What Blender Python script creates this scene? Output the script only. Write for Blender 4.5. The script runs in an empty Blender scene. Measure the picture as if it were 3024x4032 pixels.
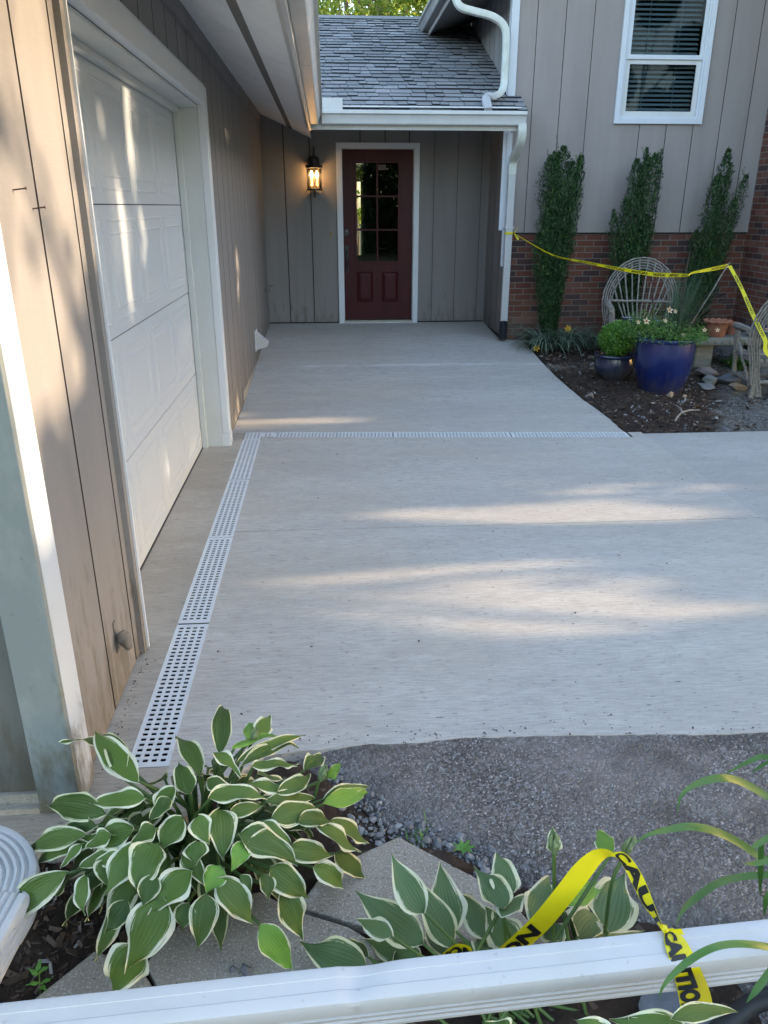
import bpy, bmesh, math, random
import numpy as np
from mathutils import Vector, Matrix, noise
R=math.radians
SC=bpy.context.scene
COL=SC.collection
rng=np.random.default_rng(7); random.seed(7)

# ---------------- camera, world, sun, exposure ----------------
CF,CCX,CCY,CH=3040.0,1512.0,2016.0,1.66
TILT,YAW=R(21.6),R(4.0)
cam=bpy.data.cameras.new('camera'); cam_o=bpy.data.objects.new('camera',cam); COL.objects.link(cam_o)
cam.sensor_fit='VERTICAL'; cam.sensor_height=24.0; cam.lens=24.0*CF/4032.0
cam.clip_start=0.02; cam.clip_end=2000
cam_o.location=(0,0,CH); cam_o.rotation_euler=(R(90)-TILT,0,-YAW)
SC.camera=cam_o
SUN_EL,SUN_AZ=R(14.0),R(90.0)      # azimuth clockwise from +Y
world=bpy.data.worlds.new('World'); SC.world=world; world.use_nodes=True
wn=world.node_tree.nodes; wl=world.node_tree.links
sky=wn.new('ShaderNodeTexSky'); sky.sky_type='NISHITA'; sky.sun_disc=False
sky.sun_elevation=SUN_EL; sky.sun_rotation=SUN_AZ; sky.air_density=1.0; sky.dust_density=1.3; sky.ozone_density=.5
wn['Background'].inputs[1].default_value=0.15
wl.new(sky.outputs[0],wn['Background'].inputs[0])
SUNV=Vector((math.sin(SUN_AZ)*math.cos(SUN_EL),math.cos(SUN_AZ)*math.cos(SUN_EL),math.sin(SUN_EL)))
sun=bpy.data.lights.new('sun','SUN'); sun.energy=1.8; sun.angle=R(0.53); sun.color=(1.0,0.77,0.52)
sun_o=bpy.data.objects.new('sun',sun); COL.objects.link(sun_o); sun_o.location=(30,0,20)
sun_o.rotation_euler=(-SUNV).to_track_quat('-Z','Y').to_euler()
SC.view_settings.view_transform='Standard'; SC.view_settings.look='None'
SC.view_settings.exposure=2.82; SC.view_settings.gamma=1.0
SC.view_settings.use_curve_mapping=False

# ---------------- geometry helpers (photo measurements -> real planes) ----------------
def ray(x,y):
    u=(x-CCX)/CF; v=(y-CCY)/CF
    yc=math.cos(TILT)-v*math.sin(TILT); z=-math.sin(TILT)-v*math.cos(TILT)
    return Vector((u*math.cos(YAW)+yc*math.sin(YAW),yc*math.cos(YAW)-u*math.sin(YAW),z))
EYE=Vector((0,0,CH))
def onZ(x,y,z=0.0): d=ray(x,y); return EYE+d*((z-CH)/d.z)
def onX(x,y,X): d=ray(x,y); return EYE+d*(X/d.x)
def onY(x,y,Y): d=ray(x,y); return EYE+d*(Y/d.y)
def Cc(ox,oy,s): return lambda x,y:(ox+x*s,oy+y*s)
c_bot=Cc(0,2750,.9042); c_br=Cc(1100,2900,1.1597); c_bed=Cc(1900,850,.6775)

def V(*a): return Vector(a)
def tag(o,label=None,cat=None,group=None,kind=None):
    if label: o['label']=label
    if cat: o['category']=cat
    if group: o['group']=group
    if kind: o['kind']=kind
    return o
def thing(name,loc,label,cat,group=None,rz=0):
    o=bpy.data.objects.new(name,None); COL.objects.link(o); o.location=loc; o.rotation_euler=(0,0,rz)
    o.empty_display_size=.1
    return tag(o,label,cat,group)

class MB:
    def __init__(s): s.v=[];s.f=[];s.uv={};s.mi=[]
    def add(s,vs,fs,mi=0,uvs=None):
        n=len(s.v); s.v+= [tuple(p) for p in vs]
        for i,f in enumerate(fs):
            if uvs is not None: s.uv[len(s.f)]=[uvs[j] for j in f]
            s.f.append(tuple(n+j for j in f)); s.mi.append(mi)
        return s
    def box(s,x0,x1,y0,y1,z0,z1,mi=0):
        v=[(x0,y0,z0),(x1,y0,z0),(x1,y1,z0),(x0,y1,z0),(x0,y0,z1),(x1,y0,z1),(x1,y1,z1),(x0,y1,z1)]
        return s.add(v,[(0,3,2,1),(4,5,6,7),(0,1,5,4),(1,2,6,5),(2,3,7,6),(3,0,4,7)],mi)
    def prism(s,pts,z0,z1,mi=0):
        n=len(pts); v=[(p[0],p[1],z0) for p in pts]+[(p[0],p[1],z1) for p in pts]
        a=sum(pts[i][0]*pts[(i+1)%n][1]-pts[(i+1)%n][0]*pts[i][1] for i in range(n))
        f=[tuple(range(n-1,-1,-1)),tuple(range(n,2*n))]+[(i,(i+1)%n,n+(i+1)%n,n+i) for i in range(n)]
        if a<0: f=[tuple(reversed(q)) for q in f]
        return s.add(v,f,mi)
    def extr(s,prof,a,b,mi=0,cap=True):
        """profile = list of Vectors offset, swept from a to b"""
        n=len(prof); v=[a+p for p in prof]+[b+p for p in prof]
        f=[(i,(i+1)%n,n+(i+1)%n,n+i) for i in range(n)]
        if cap: f+=[tuple(range(n-1,-1,-1)),tuple(range(n,2*n))]
        return s.add(v,f,mi)
    def tube(s,path,rad,n=8,mi=0,cap=True,squash=None):
        path=[Vector(p) for p in path]; m=len(path)
        if not hasattr(rad,'__len__'): rad=[rad]*m
        up=None; vs=[]
        for i,p in enumerate(path):
            t=(path[min(i+1,m-1)]-path[max(i-1,0)])
            if t.length<1e-9: t=V(0,0,1)
            t.normalize()
            if up is None:
                up=V(0,0,1) if abs(t.z)<.9 else V(1,0,0)
            up=(up-t*up.dot(t))
            if up.length<1e-6: up=t.orthogonal()
            up.normalize(); sd=t.cross(up)
            for k in range(n):
                a=2*math.pi*k/n
                vs.append(p+(up*math.cos(a)+sd*math.sin(a))*rad[i])
        fs=[(i*n+k,i*n+(k+1)%n,(i+1)*n+(k+1)%n,(i+1)*n+k) for i in range(m-1) for k in range(n)]
        if cap: fs+=[tuple(range(n-1,-1,-1)),tuple((m-1)*n+k for k in range(n))]
        return s.add(vs,fs,mi)
    def sweep(s,path,prof,side,mi=0,cap=True,scale=None):
        """prof list (a,b): a along side vector, b along side x tangent; 'side' fixed vector or list"""
        path=[Vector(p) for p in path]; m=len(path); n=len(prof); vs=[]
        for i,p in enumerate(path):
            t=(path[min(i+1,m-1)]-path[max(i-1,0)]).normalized()
            sd=side[i] if isinstance(side,list) else side
            sd=(sd-t*sd.dot(t)).normalized(); nn=sd.cross(t)
            sc=scale[i] if scale else 1
            for a,b in prof: vs.append(p+sd*a*sc+nn*b*sc)
        fs=[(i*n+k,i*n+(k+1)%n,(i+1)*n+(k+1)%n,(i+1)*n+k) for i in range(m-1) for k in range(n)]
        if cap: fs+=[tuple(range(n-1,-1,-1)),tuple((m-1)*n+k for k in range(n))]
        return s.add(vs,fs,mi)
    def lathe(s,prof,c,n=48,mi=0,wob=None):
        vs=[]
        for (r,z) in prof:
            for k in range(n):
                a=2*math.pi*k/n; rr=r; zz=z
                if wob: rr,zz=wob(r,z,a)
                vs.append((c[0]+rr*math.cos(a),c[1]+rr*math.sin(a),c[2]+zz))
        m=len(prof)
        fs=[(i*n+k,i*n+(k+1)%n,(i+1)*n+(k+1)%n,(i+1)*n+k) for i in range(m-1) for k in range(n)]
        if prof[0][0]>0: fs.append(tuple(range(n-1,-1,-1)))
        if prof[-1][0]>0: fs.append(tuple((m-1)*n+k for k in range(n)))
        return s.add(vs,fs,mi)
    def rock(s,c,size,seed=0,sub=2,mi=0,flat=False):
        bm=bmesh.new(); bmesh.ops.create_icosphere(bm,subdivisions=sub,radius=1)
        rr=random.Random(seed); off=V(rr.random()*50,rr.random()*50,rr.random()*50)
        planes=[(Vector((rr.uniform(-1,1),rr.uniform(-1,1),rr.uniform(-1,1))).normalized(),rr.uniform(.45,.8)) for _ in range(9)]
        vs=[]; rz=rr.random()*6.28; M=Matrix.Rotation(rz,3,'Z')
        for v in bm.verts:
            p=v.co.copy()
            for nrm,d in planes:
                q=p.dot(nrm)
                if q>d: p-=nrm*(q-d)
            p*=1+.18*noise.noise(p*1.7+off)
            p=Vector((p.x*size[0],p.y*size[1],p.z*size[2]))
            vs.append(M@p+Vector(c))
        fs=[tuple(v.index for v in f.verts) for f in bm.faces]; bm.free()
        return s.add(vs,fs,mi)
    def build(s,name,mats,parent=None,smooth=False,bevel=0,angle=40):
        me=bpy.data.meshes.new(name)
        off=Vector((0,0,0)); inv=None
        if parent is not None:
            inv=world_inv(parent)
            vs=[tuple(inv@Vector(p)) for p in s.v]
        else: vs=s.v
        me.from_pydata(vs,[],s.f)
        if not isinstance(mats,(list,tuple)): mats=[mats]
        for m in mats: me.materials.append(m)
        if len(mats)>1: me.polygons.foreach_set('material_index',s.mi)
        if s.uv:
            ul=me.uv_layers.new(name='UVMap')
            for pi,uvs in s.uv.items():
                ls=me.polygons[pi].loop_start
                for j,u in enumerate(uvs): ul.data[ls+j].uv=u
        if smooth:
            me.polygons.foreach_set('use_smooth',[True]*len(me.polygons))
            try: me.set_sharp_from_angle(angle=R(angle))
            except Exception: pass
        me.update()
        o=bpy.data.objects.new(name,me); COL.objects.link(o)
        if parent is not None: o.parent=parent
        if bevel:
            b=o.modifiers.new('bevel','BEVEL'); b.width=bevel; b.segments=2; b.limit_method='ANGLE'; b.angle_limit=R(50)
        return o
def world_inv(p):
    M=Matrix.Identity(4); chain=[]
    while p is not None: chain.append(p); p=p.parent
    for q in reversed(chain): M=M@(Matrix.Translation(q.location)@q.rotation_euler.to_matrix().to_4x4())
    return M.inverted()
def catmull(pts,n=8):
    pts=[Vector(p) for p in pts]; P=[pts[0]*2-pts[1]]+pts+[pts[-1]*2-pts[-2]]; out=[]
    for i in range(1,len(P)-2):
        for k in range(n):
            t=k/n; a,b,c,d=P[i-1],P[i],P[i+1],P[i+2]
            out.append(.5*((2*b)+(c-a)*t+(2*a-5*b+4*c-d)*t*t+(3*b-a-3*c+d)*t**3))
    out.append(pts[-1]); return out

# ---------------- materials ----------------
class NT:
    def __init__(s,name):
        s.m=bpy.data.materials.new(name); s.m.use_nodes=True; s.t=s.m.node_tree; s.n=s.t.nodes
        s.p=s.n['Principled BSDF']; s.out=s.n['Material Output']; s.tc=s.n.new('ShaderNodeTexCoord'); s.geo=None
    def link(s,a,b): s.t.links.new(a,b)
    def map(s,scale=(1,1,1),coord='Object',rot=(0,0,0)):
        mp=s.n.new('ShaderNodeMapping'); mp.inputs['Scale'].default_value=scale; mp.inputs['Rotation'].default_value=rot
        s.link(s.tc.outputs[coord],mp.inputs[0]); return mp.outputs[0]
    def noise(s,sc=5,det=4,rough=.55,vec=None,dist=0):
        n=s.n.new('ShaderNodeTexNoise'); n.inputs['Scale'].default_value=sc; n.inputs['Detail'].default_value=det
        n.inputs['Roughness'].default_value=rough; n.inputs['Distortion'].default_value=dist
        s.link(vec if vec is not None else s.tc.outputs['Object'],n.inputs['Vector']); return n.outputs[0]
    def vor(s,sc=50,feat='F1',vec=None,out='Distance'):
        n=s.n.new('ShaderNodeTexVoronoi'); n.feature=feat; n.inputs['Scale'].default_value=sc
        s.link(vec if vec is not None else s.tc.outputs['Object'],n.inputs['Vector']); return n.outputs[out]
    def ramp(s,fac,stops,interp='LINEAR'):
        r=s.n.new('ShaderNodeValToRGB'); r.color_ramp.interpolation=interp
        e=r.color_ramp.elements
        while len(e)<len(stops): e.new(.5)
        for i,(p,c) in enumerate(stops):
            e[i].position=p; e[i].color=(c,c,c,1) if not hasattr(c,'__len__') else (*c,1)
        s.link(fac,r.inputs[0]); return r.outputs[0]
    def mix(s,fac,a,b,mode='MIX'):
        m=s.n.new('ShaderNodeMix'); m.data_type='RGBA'; m.blend_type=mode
        for sock,val in ((m.inputs[0],fac),(m.inputs[6],a),(m.inputs[7],b)):
            if isinstance(val,(int,float)): 
                sock.default_value=val if sock.type=='VALUE' else (val,val,val,1)
            elif isinstance(val,(tuple,list)): sock.default_value=(*val,1)
            else: s.link(val,sock)
        return m.outputs[2]
    def math(s,op,a,b=0.0,clamp=False):
        m=s.n.new('ShaderNodeMath'); m.operation=op; m.use_clamp=clamp
        for i,v in enumerate((a,b)):
            if isinstance(v,(int,float)): m.inputs[i].default_value=v
            else: s.link(v,m.inputs[i])
        return m.outputs[0]
    def bump(s,h,strength=.3,dist=.002,normal=None):
        b=s.n.new('ShaderNodeBump'); b.inputs['Strength'].default_value=strength; b.inputs['Distance'].default_value=dist
        s.link(h,b.inputs['Height'])
        if normal is not None: s.link(normal,b.inputs['Normal'])
        s.link(b.outputs[0],s.p.inputs['Normal']); return b.outputs[0]
    def col(s,c):
        if isinstance(c,(tuple,list)): s.p.inputs['Base Color'].default_value=(*c,1)
        else: s.link(c,s.p.inputs['Base Color'])
        return s
    def set(s,rough=None,spec=None,metal=None,**k):
        if rough is not None:
            if isinstance(rough,(int,float)): s.p.inputs['Roughness'].default_value=rough
            else: s.link(rough,s.p.inputs['Roughness'])
        if spec is not None: s.p.inputs['Specular IOR Level'].default_value=spec
        if metal is not None: s.p.inputs['Metallic'].default_value=metal
        for a,b in k.items(): s.p.inputs[a].default_value=b
        return s
    def island(s):
        g=s.n.new('ShaderNodeNewGeometry'); return g.outputs['Random Per Island']
    def sep(s,coord='Object'):
        x=s.n.new('ShaderNodeSeparateXYZ'); s.link(s.tc.outputs[coord],x.inputs[0]); return x.outputs
def simple(name,c1,c2=None,sc=8,rough=.6,spec=.4,metal=0,bs=0,bd=.001,bsc=60):
    t=NT(name)
    if c2 is None: c2=tuple(x*.8 for x in c1)
    f=t.ramp(t.noise(sc,5),[(.3,0.),(.7,1.)]); t.col(t.mix(f,c1,c2)).set(rough,spec,metal)
    if bs: t.bump(t.noise(bsc,4),bs,bd)
    return t.m
MT={}
# painted siding (rough-sawn board siding)
def siding_mat(name,axis,base,dirt=.0):
    t=NT(name)
    st=(1,1,14) if axis else (1,1,14)
    a=t.noise(9,5,.6,t.map((1,1,22)))            # fine horizontal saw marks
    b=t.noise(1.3,4,.6,t.map((3,3,.35)))         # broad vertical streaks
    c=t.noise(38,3,.6)
    d1=tuple(x*.86 for x in base); d2=tuple(min(1,x*1.08) for x in base)
    col=t.mix(t.ramp(b,[(.3,0.),(.7,1.)]),d1,d2)
    col=t.mix(t.ramp(a,[(.35,0.),(.65,.25)]),col,tuple(x*.80 for x in base))
    # dark mildew near the ground, patches with their own outline
    z=t.sep()[2]
    lo=t.math('SUBTRACT',t.noise(7,5,.7,t.map((2.5,2.5,.6))),t.math('MULTIPLY',z,.42))
    col=t.mix(t.math('MULTIPLY',t.ramp(lo,[(.33,0.),(.56,1.)]),dirt),col,(.10,.085,.06))
    nl=t.ramp(t.noise(20,2,.5,t.map((1,1,.12))),[(.74,0.),(.80,.35)])
    col=t.mix(nl,col,(.14,.12,.10))
    t.col(col).set(.75,.25)
    t.bump(t.mix(.4,a,c),.35,.0016)
    return t.m
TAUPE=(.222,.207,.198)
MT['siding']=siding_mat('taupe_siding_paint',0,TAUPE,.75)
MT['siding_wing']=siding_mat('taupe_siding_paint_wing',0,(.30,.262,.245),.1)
MT['groove']=simple('siding_groove_shadow_line',(.060,.048,.040),(.045,.035,.03),rough=.9)
def paint(name,base,rough=.45,dirt=(.32,.33,.25),amt=.25,sc=6,lowz=None,flake=False):
    t=NT(name); n=t.noise(sc,6,.65,t.map((1,1,.5)))
    col=t.mix(t.math('MULTIPLY',t.ramp(n,[(.45,0.),(.75,1.)]),amt),base,dirt)
    if lowz:
        z=t.sep()[2]
        lo=t.math('SUBTRACT',t.noise(9,6,.7,t.map((2,2,.7))),t.math('MULTIPLY',z,lowz))
        col=t.mix(t.ramp(lo,[(.33,0.),(.55,.85)]),col,(.115,.105,.065))
    sp=t.ramp(t.noise(55,2,.5),[(.70,0.),(.74,1.)])
    col=t.mix(t.math('MULTIPLY',sp,amt),col,tuple(x*.55 for x in base))
    t.col(col).set(rough,.4); t.bump(t.noise(30,4,.6,t.map((1,1,.3))),.15,.001)
    return t.m
MT['white']=paint('white_trim_paint',(.57,.595,.63),amt=.14)
MT['trimlow']=paint('white_corner_board_paint',(.47,.505,.55),amt=.2,lowz=.62)
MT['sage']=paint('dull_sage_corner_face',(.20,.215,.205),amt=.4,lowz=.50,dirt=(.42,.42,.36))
MT['gdoor']=paint('garage_door_enamel',(.43,.465,.50),rough=.38,amt=.16,sc=3,dirt=(.5,.52,.5))
MT['jamb']=paint('jamb_paint_aged',(.49,.515,.52),amt=.35,dirt=(.38,.39,.34))
MT['soffit']=paint('soffit_paint',(.80,.80,.80),rough=.6,amt=.22,sc=4,dirt=(.36,.36,.34))
MT['fascia']=paint('gutter_aluminium_white',(.58,.58,.57),rough=.38,amt=.35,sc=5,dirt=(.40,.40,.35))
MT['pipewhite']=paint('downspout_enamel',(.47,.465,.465),rough=.34,amt=.38,sc=5,dirt=(.36,.37,.34))
MT['pipeold']=paint('downspout_enamel_mildewed',(.62,.64,.58),rough=.4,amt=.45,sc=9,dirt=(.28,.30,.24))
MT['vent']=simple('soffit_vent_mesh',(.13,.12,.11),(.22,.20,.18),sc=60,rough=.9,bs=.5,bsc=200)
MT['shadewall']=siding_mat('shaded_gable_siding',0,(.16,.15,.13),.8)  # dirt and the corner's shade both put into this darker colour
def brick_mat(name,mode):
    t=NT(name)
    x,y,z=t.sep()
    cb=t.n.new('ShaderNodeCombineXYZ'); t.link(x if mode=='x' else y,cb.inputs[0]); t.link(z,cb.inputs[1])
    b=t.n.new('ShaderNodeTexBrick'); t.link(cb.outputs[0],b.inputs['Vector'])
    b.inputs['Scale'].default_value=1; b.inputs['Brick Width'].default_value=.2032; b.inputs['Row Height'].default_value=.0677
    b.inputs['Mortar Size'].default_value=.0052; b.inputs['Mortar Smooth'].default_value=.15; b.inputs['Bias'].default_value=0
    b.inputs['Color1'].default_value=(0,0,0,1); b.inputs['Color2'].default_value=(1,1,1,1); b.inputs['Mortar'].default_value=(.5,.5,.5,1)
    tone=t.ramp(b.outputs['Color'],[(0,(.055,.035,.036)),(.22,(.075,.04,.036)),(.30,(.125,.042,.029)),(.6,(.17,.056,.036)),(.85,(.145,.064,.043)),(1,(.23,.105,.072))])
    tone=t.mix(t.ramp(t.noise(22,5),[(.35,0.),(.75,.55)]),tone,(.085,.055,.045))
    z3=t.math('SUBTRACT',t.noise(4,4),t.math('MULTIPLY',z,.5))
    tone=t.mix(t.ramp(z3,[(.25,0.),(.5,.6)]),tone,(.13,.10,.07))
    mort=t.mix(t.noise(40,3),(.23,.20,.17),(.15,.125,.105))
    t.col(t.mix(b.outputs['Fac'],tone,mort)).set(.85,.2)
    inv=t.math('SUBTRACT',1.0,b.outputs['Fac'])
    h=t.math('ADD',inv,t.math('MULTIPLY',t.noise(90,4),.3))
    t.bump(h,.9,.006)
    return t.m
MT['brickx']=brick_mat('red_brown_brick_front','x'); MT['bricky']=brick_mat('red_brown_brick_return','y')
# concrete
def concrete(name,c1,c2,broom=1.0,warm=.0):
    t=NT(name)
    big=t.noise(1.1,5,.6,t.map((.55,1.5,1)))
    mid=t.noise(5,5,.65,t.map((.6,2.2,1)))
    br=t.noise(9,5,.75,t.map((1.2,13,1)))
    fine=t.noise(260,2,.6)
    col=t.mix(t.ramp(big,[(.32,0.),(.68,1.)]),c1,c2)
    col=t.mix(t.math('MULTIPLY',t.ramp(mid,[(.35,0.),(.7,1.)]),.45),col,tuple(x*.76 for x in c1))
    col=t.mix(t.math('MULTIPLY',t.ramp(br,[(.38,1.),(.60,0.)]),.62*broom),col,tuple(x*.60 for x in c1))
    col=t.mix(t.math('MULTIPLY',t.ramp(fine,[(.30,1.),(.52,0.)]),.55),col,tuple(x*.45 for x in c1))
    pores=t.noise(60,2,.5,t.map((.40,1.6,1)))
    col=t.mix(t.ramp(pores,[(.27,.85),(.345,0.)]),col,(.11,.105,.10))
    if broom==1.0:
        yy=t.sep()[1]; bd=t.math('ABSOLUTE',t.math('SUBTRACT',t.math('ADD',yy,t.math('MULTIPLY',t.noise(2.0,3),.16)),8.30))
        band=t.math('MULTIPLY',t.ramp(bd,[(.0,1.),(.07,.0)]),t.ramp(t.noise(1.4,3),[(.42,0.),(.55,.55)])); col=t.mix(band,col,(.62,.61,.59))
        tan=t.ramp(t.noise(.9,4,.6,t.map((.8,1.2,1))),[(.48,0.),(.7,.38)]); col=t.mix(tan,col,(.40,.345,.275))
    # pale powdery bloom and a few rust marks
    ef=t.noise(2.3,6,.75,t.map((.5,2.6,1)))
    col=t.mix(t.ramp(ef,[(.60,0.),(.78,.45)]),col,(.56,.57,.58))
    ru=t.noise(3.1,5,.7,t.map((1,1.7,1)),.6)
    col=t.mix(t.ramp(ru,[(.70,0.),(.78,.35)]),col,(.30,.20,.13))
    t.col(col).set(.82,.3)
    t.bump(t.mix(.5,br,fine),.5*broom,.0018)
    return t.m
MT['concrete']=concrete('broom_finished_concrete',(.43,.405,.37),(.54,.513,.475))
MT['apron']=concrete('stained_apron_concrete',(.37,.32,.26),(.50,.45,.385),.9)
MT['oldconc']=concrete('worn_speckled_concrete',(.38,.362,.335),(.47,.45,.425),.55)
t=NT('dark_asphalt')
cell=t.vor(190,vec=t.map((1,1,1)),out='Color'); cell2=t.vor(85,out='Color')
g1=t.n.new('ShaderNodeRGBToBW'); t.link(cell,g1.inputs[0]); g2=t.n.new('ShaderNodeRGBToBW'); t.link(cell2,g2.inputs[0])
col=t.ramp(g1.outputs[0],[(.12,(.030,.027,.027)),(.5,(.092,.084,.082)),(.78,(.175,.162,.157)),(.95,(.52,.5,.5))])
col=t.mix(t.ramp(g2.outputs[0],[(.72,0.),(.80,.7)]),col,(.20,.20,.205))
dust=t.noise(1.6,6,.65); col=t.mix(t.ramp(dust,[(.42,0.),(.70,.7)]),col,(.235,.212,.20))
st=t.noise(2.6,5,.6,t.map((1,1.4,1))); col=t.mix(t.ramp(st,[(.50,0.),(.66,.7)]),col,(.05,.044,.042))
t.col(col).set(t.ramp(g2.outputs[0],[(.2,.75),(.8,.42)]),.5)
h=t.math('ADD',t.vor(190),t.math('MULTIPLY',t.vor(85),.9)); t.bump(t.math('SUBTRACT',1.0,h),.9,.006)
MT['asphalt']=t.m
def soil(name,a,b,c):
    t=NT(name); n=t.noise(9,8,.7); col=t.mix(t.ramp(n,[(.35,0.),(.65,1.)]),a,b)
    col=t.mix(t.ramp(t.vor(60,out='Color'),[(.75,0.),(.85,.6)]),col,c)
    t.col(col).set(.95,.15); t.bump(t.noise(45,8,.75),1.0,.012); return t.m
MT['soil']=soil('dark_bed_soil',(.030,.022,.017),(.065,.045,.034),(.14,.11,.09))
MT['path']=soil('crushed_stone_path',(.13,.12,.105),(.27,.26,.245),(.36,.35,.33))
MT['ground']=soil('rough_ground',(.05,.05,.03),(.07,.09,.035),(.1,.1,.06))
t=NT('mulch_chips'); r=t.island(); t.col(t.ramp(r,[(0,(.02,.014,.01)),(.35,(.05,.032,.022)),(.7,(.085,.055,.038)),(.93,(.15,.11,.085)),(1,(.34,.32,.31))])).set(.9,.2); t.bump(t.noise(120,4),.5,.002); MT['chips']=t.m
t=NT('gravel_stone'); r=t.island(); n=t.noise(35,5)
t.col(t.mix(t.ramp(n,[(.3,0.),(.75,.5)]),t.ramp(r,[(0,(.075,.08,.09)),(.4,(.13,.14,.15)),(.7,(.20,.21,.22)),(.9,(.16,.13,.105)),(1,(.30,.30,.30))]),(.27,.28,.29))).set(.8,.3); t.bump(t.noise(90,5),.6,.003); MT['gravel']=t.m
def stone(name,a,b,c=None):
    t=NT(name); n=t.noise(7,7,.7,t.map((1,1,3))); col=t.mix(t.ramp(n,[(.3,0.),(.7,1.)]),a,b)
    if c: col=t.mix(t.ramp(t.noise(4,4),[(.5,0.),(.62,.8)]),col,c)
    t.col(col).set(.85,.25); t.bump(t.noise(28,8,.7,t.map((1,1,4))),.8,.008); return t.m
MT['slate']=stone('grey_slate',(.17,.17,.165),(.28,.275,.26)); MT['tan']=stone('tan_rock',(.26,.19,.12),(.36,.30,.23),(.18,.09,.04))
MT['bluestone']=stone('blue_grey_slate',(.10,.105,.125),(.16,.165,.185)); MT['brownslate']=stone('brown_slate',(.17,.13,.115),(.25,.21,.19))
t=NT('cast_paver'); n=t.noise(3,6,.7); col=t.mix(t.ramp(n,[(.3,0.),(.7,1.)]),(.21,.188,.155),(.33,.30,.255))
col=t.mix(t.ramp(t.noise(170,2),[(.55,0.),(.62,.7)]),col,(.46,.44,.40)); col=t.mix(t.ramp(t.noise(120,2,.5),[(.30,.8),(.38,0.)]),col,(.10,.09,.08))
col=t.mix(t.ramp(t.noise(4.5,6,.75),[(.60,0.),(.68,.6)]),col,(.50,.49,.49))
t.col(col).set(.88,.2); t.bump(t.noise(150,5,.7),.8,.003); MT['paver']=t.m
MT['grate']=paint('grey_white_grate_plastic',(.55,.57,.585),rough=.5,amt=.45,sc=14,dirt=(.38,.38,.37))
MT['channel']=simple('dark_drain_channel',(.004,.004,.0045),rough=1.0,spec=0.)
# shingles
t=NT('asphalt_shingle'); r=t.island(); n=t.noise(3,5,.6); fine=t.noise(420,2)
col=t.ramp(r,[(0,(.185,.178,.175)),(.5,(.235,.227,.222)),(1,(.30,.288,.282))]); col=t.mix(t.ramp(n,[(.35,0.),(.7,.45)]),col,(.13,.13,.135))
col=t.mix(t.ramp(fine,[(.5,0.),(.66,.5)]),col,(.40,.41,.43)); t.col(col).set(.9,.25); t.bump(fine,.7,.003); MT['shingle']=t.m; MT['butt']=simple('shingle_butt_shadow_edge',(.018,.018,.022),rough=.95)  # butts coloured near black to draw the shadow line under each course
# door & metal
t=NT('maroon_door_paint'); t.col(t.mix(t.ramp(t.noise(4,5,.6,t.map((3,3,.5))),[(.3,0.),(.7,1.)]),(.052,.006,.009),(.038,.005,.007))).set(.45,.22); t.bump(t.noise(30,4,.6,t.map((6,6,.5))),.12,.001); MT['maroon']=t.m
MT['black']=simple('black_metal',(.012,.012,.014),(.02,.02,.022),rough=.38,spec=.5)
MT['blackpl']=simple('black_corrugated_plastic',(.018,.018,.02),rough=.5)
MT['alu']=simple('threshold_metal',(.35,.35,.34),rough=.35,metal=.8)
MT['brass']=simple('aged_brass',(.30,.20,.09),rough=.4,metal=.8)
MT['galv']=simple('weathered_faucet_metal',(.25,.235,.22),(.13,.12,.11),sc=30,rough=.5,metal=.5)
MT['rust']=simple('rusty_rod',(.085,.045,.035),(.045,.03,.025),sc=30,rough=.85)
MT['dark']=simple('dark_interior',(.02,.02,.022),rough=.9)
MT['blind']=simple('blind_slat',(.58,.63,.65),(.52,.57,.59),rough=.6)
MT['paper']=simple('faded_tan_notice',(.16,.13,.11),(.09,.075,.07),sc=60,rough=.8)
def glass(name,ior=1.5,tint=(.85,.9,.9)):
    m=bpy.data.materials.new(name); m.use_nodes=True; n=m.node_tree.nodes; l=m.node_tree.links
    n.remove(n['Principled BSDF']); tr=n.new('ShaderNodeBsdfTransparent'); tr.inputs[0].default_value=(*tint,1)
    gl=n.new('ShaderNodeBsdfGlossy'); gl.inputs['Roughness'].default_value=.015; fr=n.new('ShaderNodeFresnel'); fr.inputs[0].default_value=ior
    mx=n.new('ShaderNodeMixShader'); l.new(fr.outputs[0],mx.inputs[0]); l.new(tr.outputs[0],mx.inputs[1]); l.new(gl.outputs[0],mx.inputs[2]); l.new(mx.outputs[0],n['Material Output'].inputs[0]); return m
MT['glass']=glass('window_glass',1.22,(.62,.68,.70)); MT['dglass']=glass('door_glass',1.6,(.7,.74,.74)); MT['lglass']=glass('lantern_glass',1.3,(.95,.9,.8))
def emis(name,c,s):
    m=bpy.data.materials.new(name); m.use_nodes=True; p=m.node_tree.nodes['Principled BSDF']
    p.inputs['Emission Color'].default_value=(*c,1); p.inputs['Emission Strength'].default_value=s; p.inputs['Base Color'].default_value=(*c,1); return m
MT['bulb']=emis('lit_candle_bulb',(1,.62,.25),8.0); MT['candle']=emis('glowing_candle_sleeve',(1,.50,.18),.8)
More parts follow.
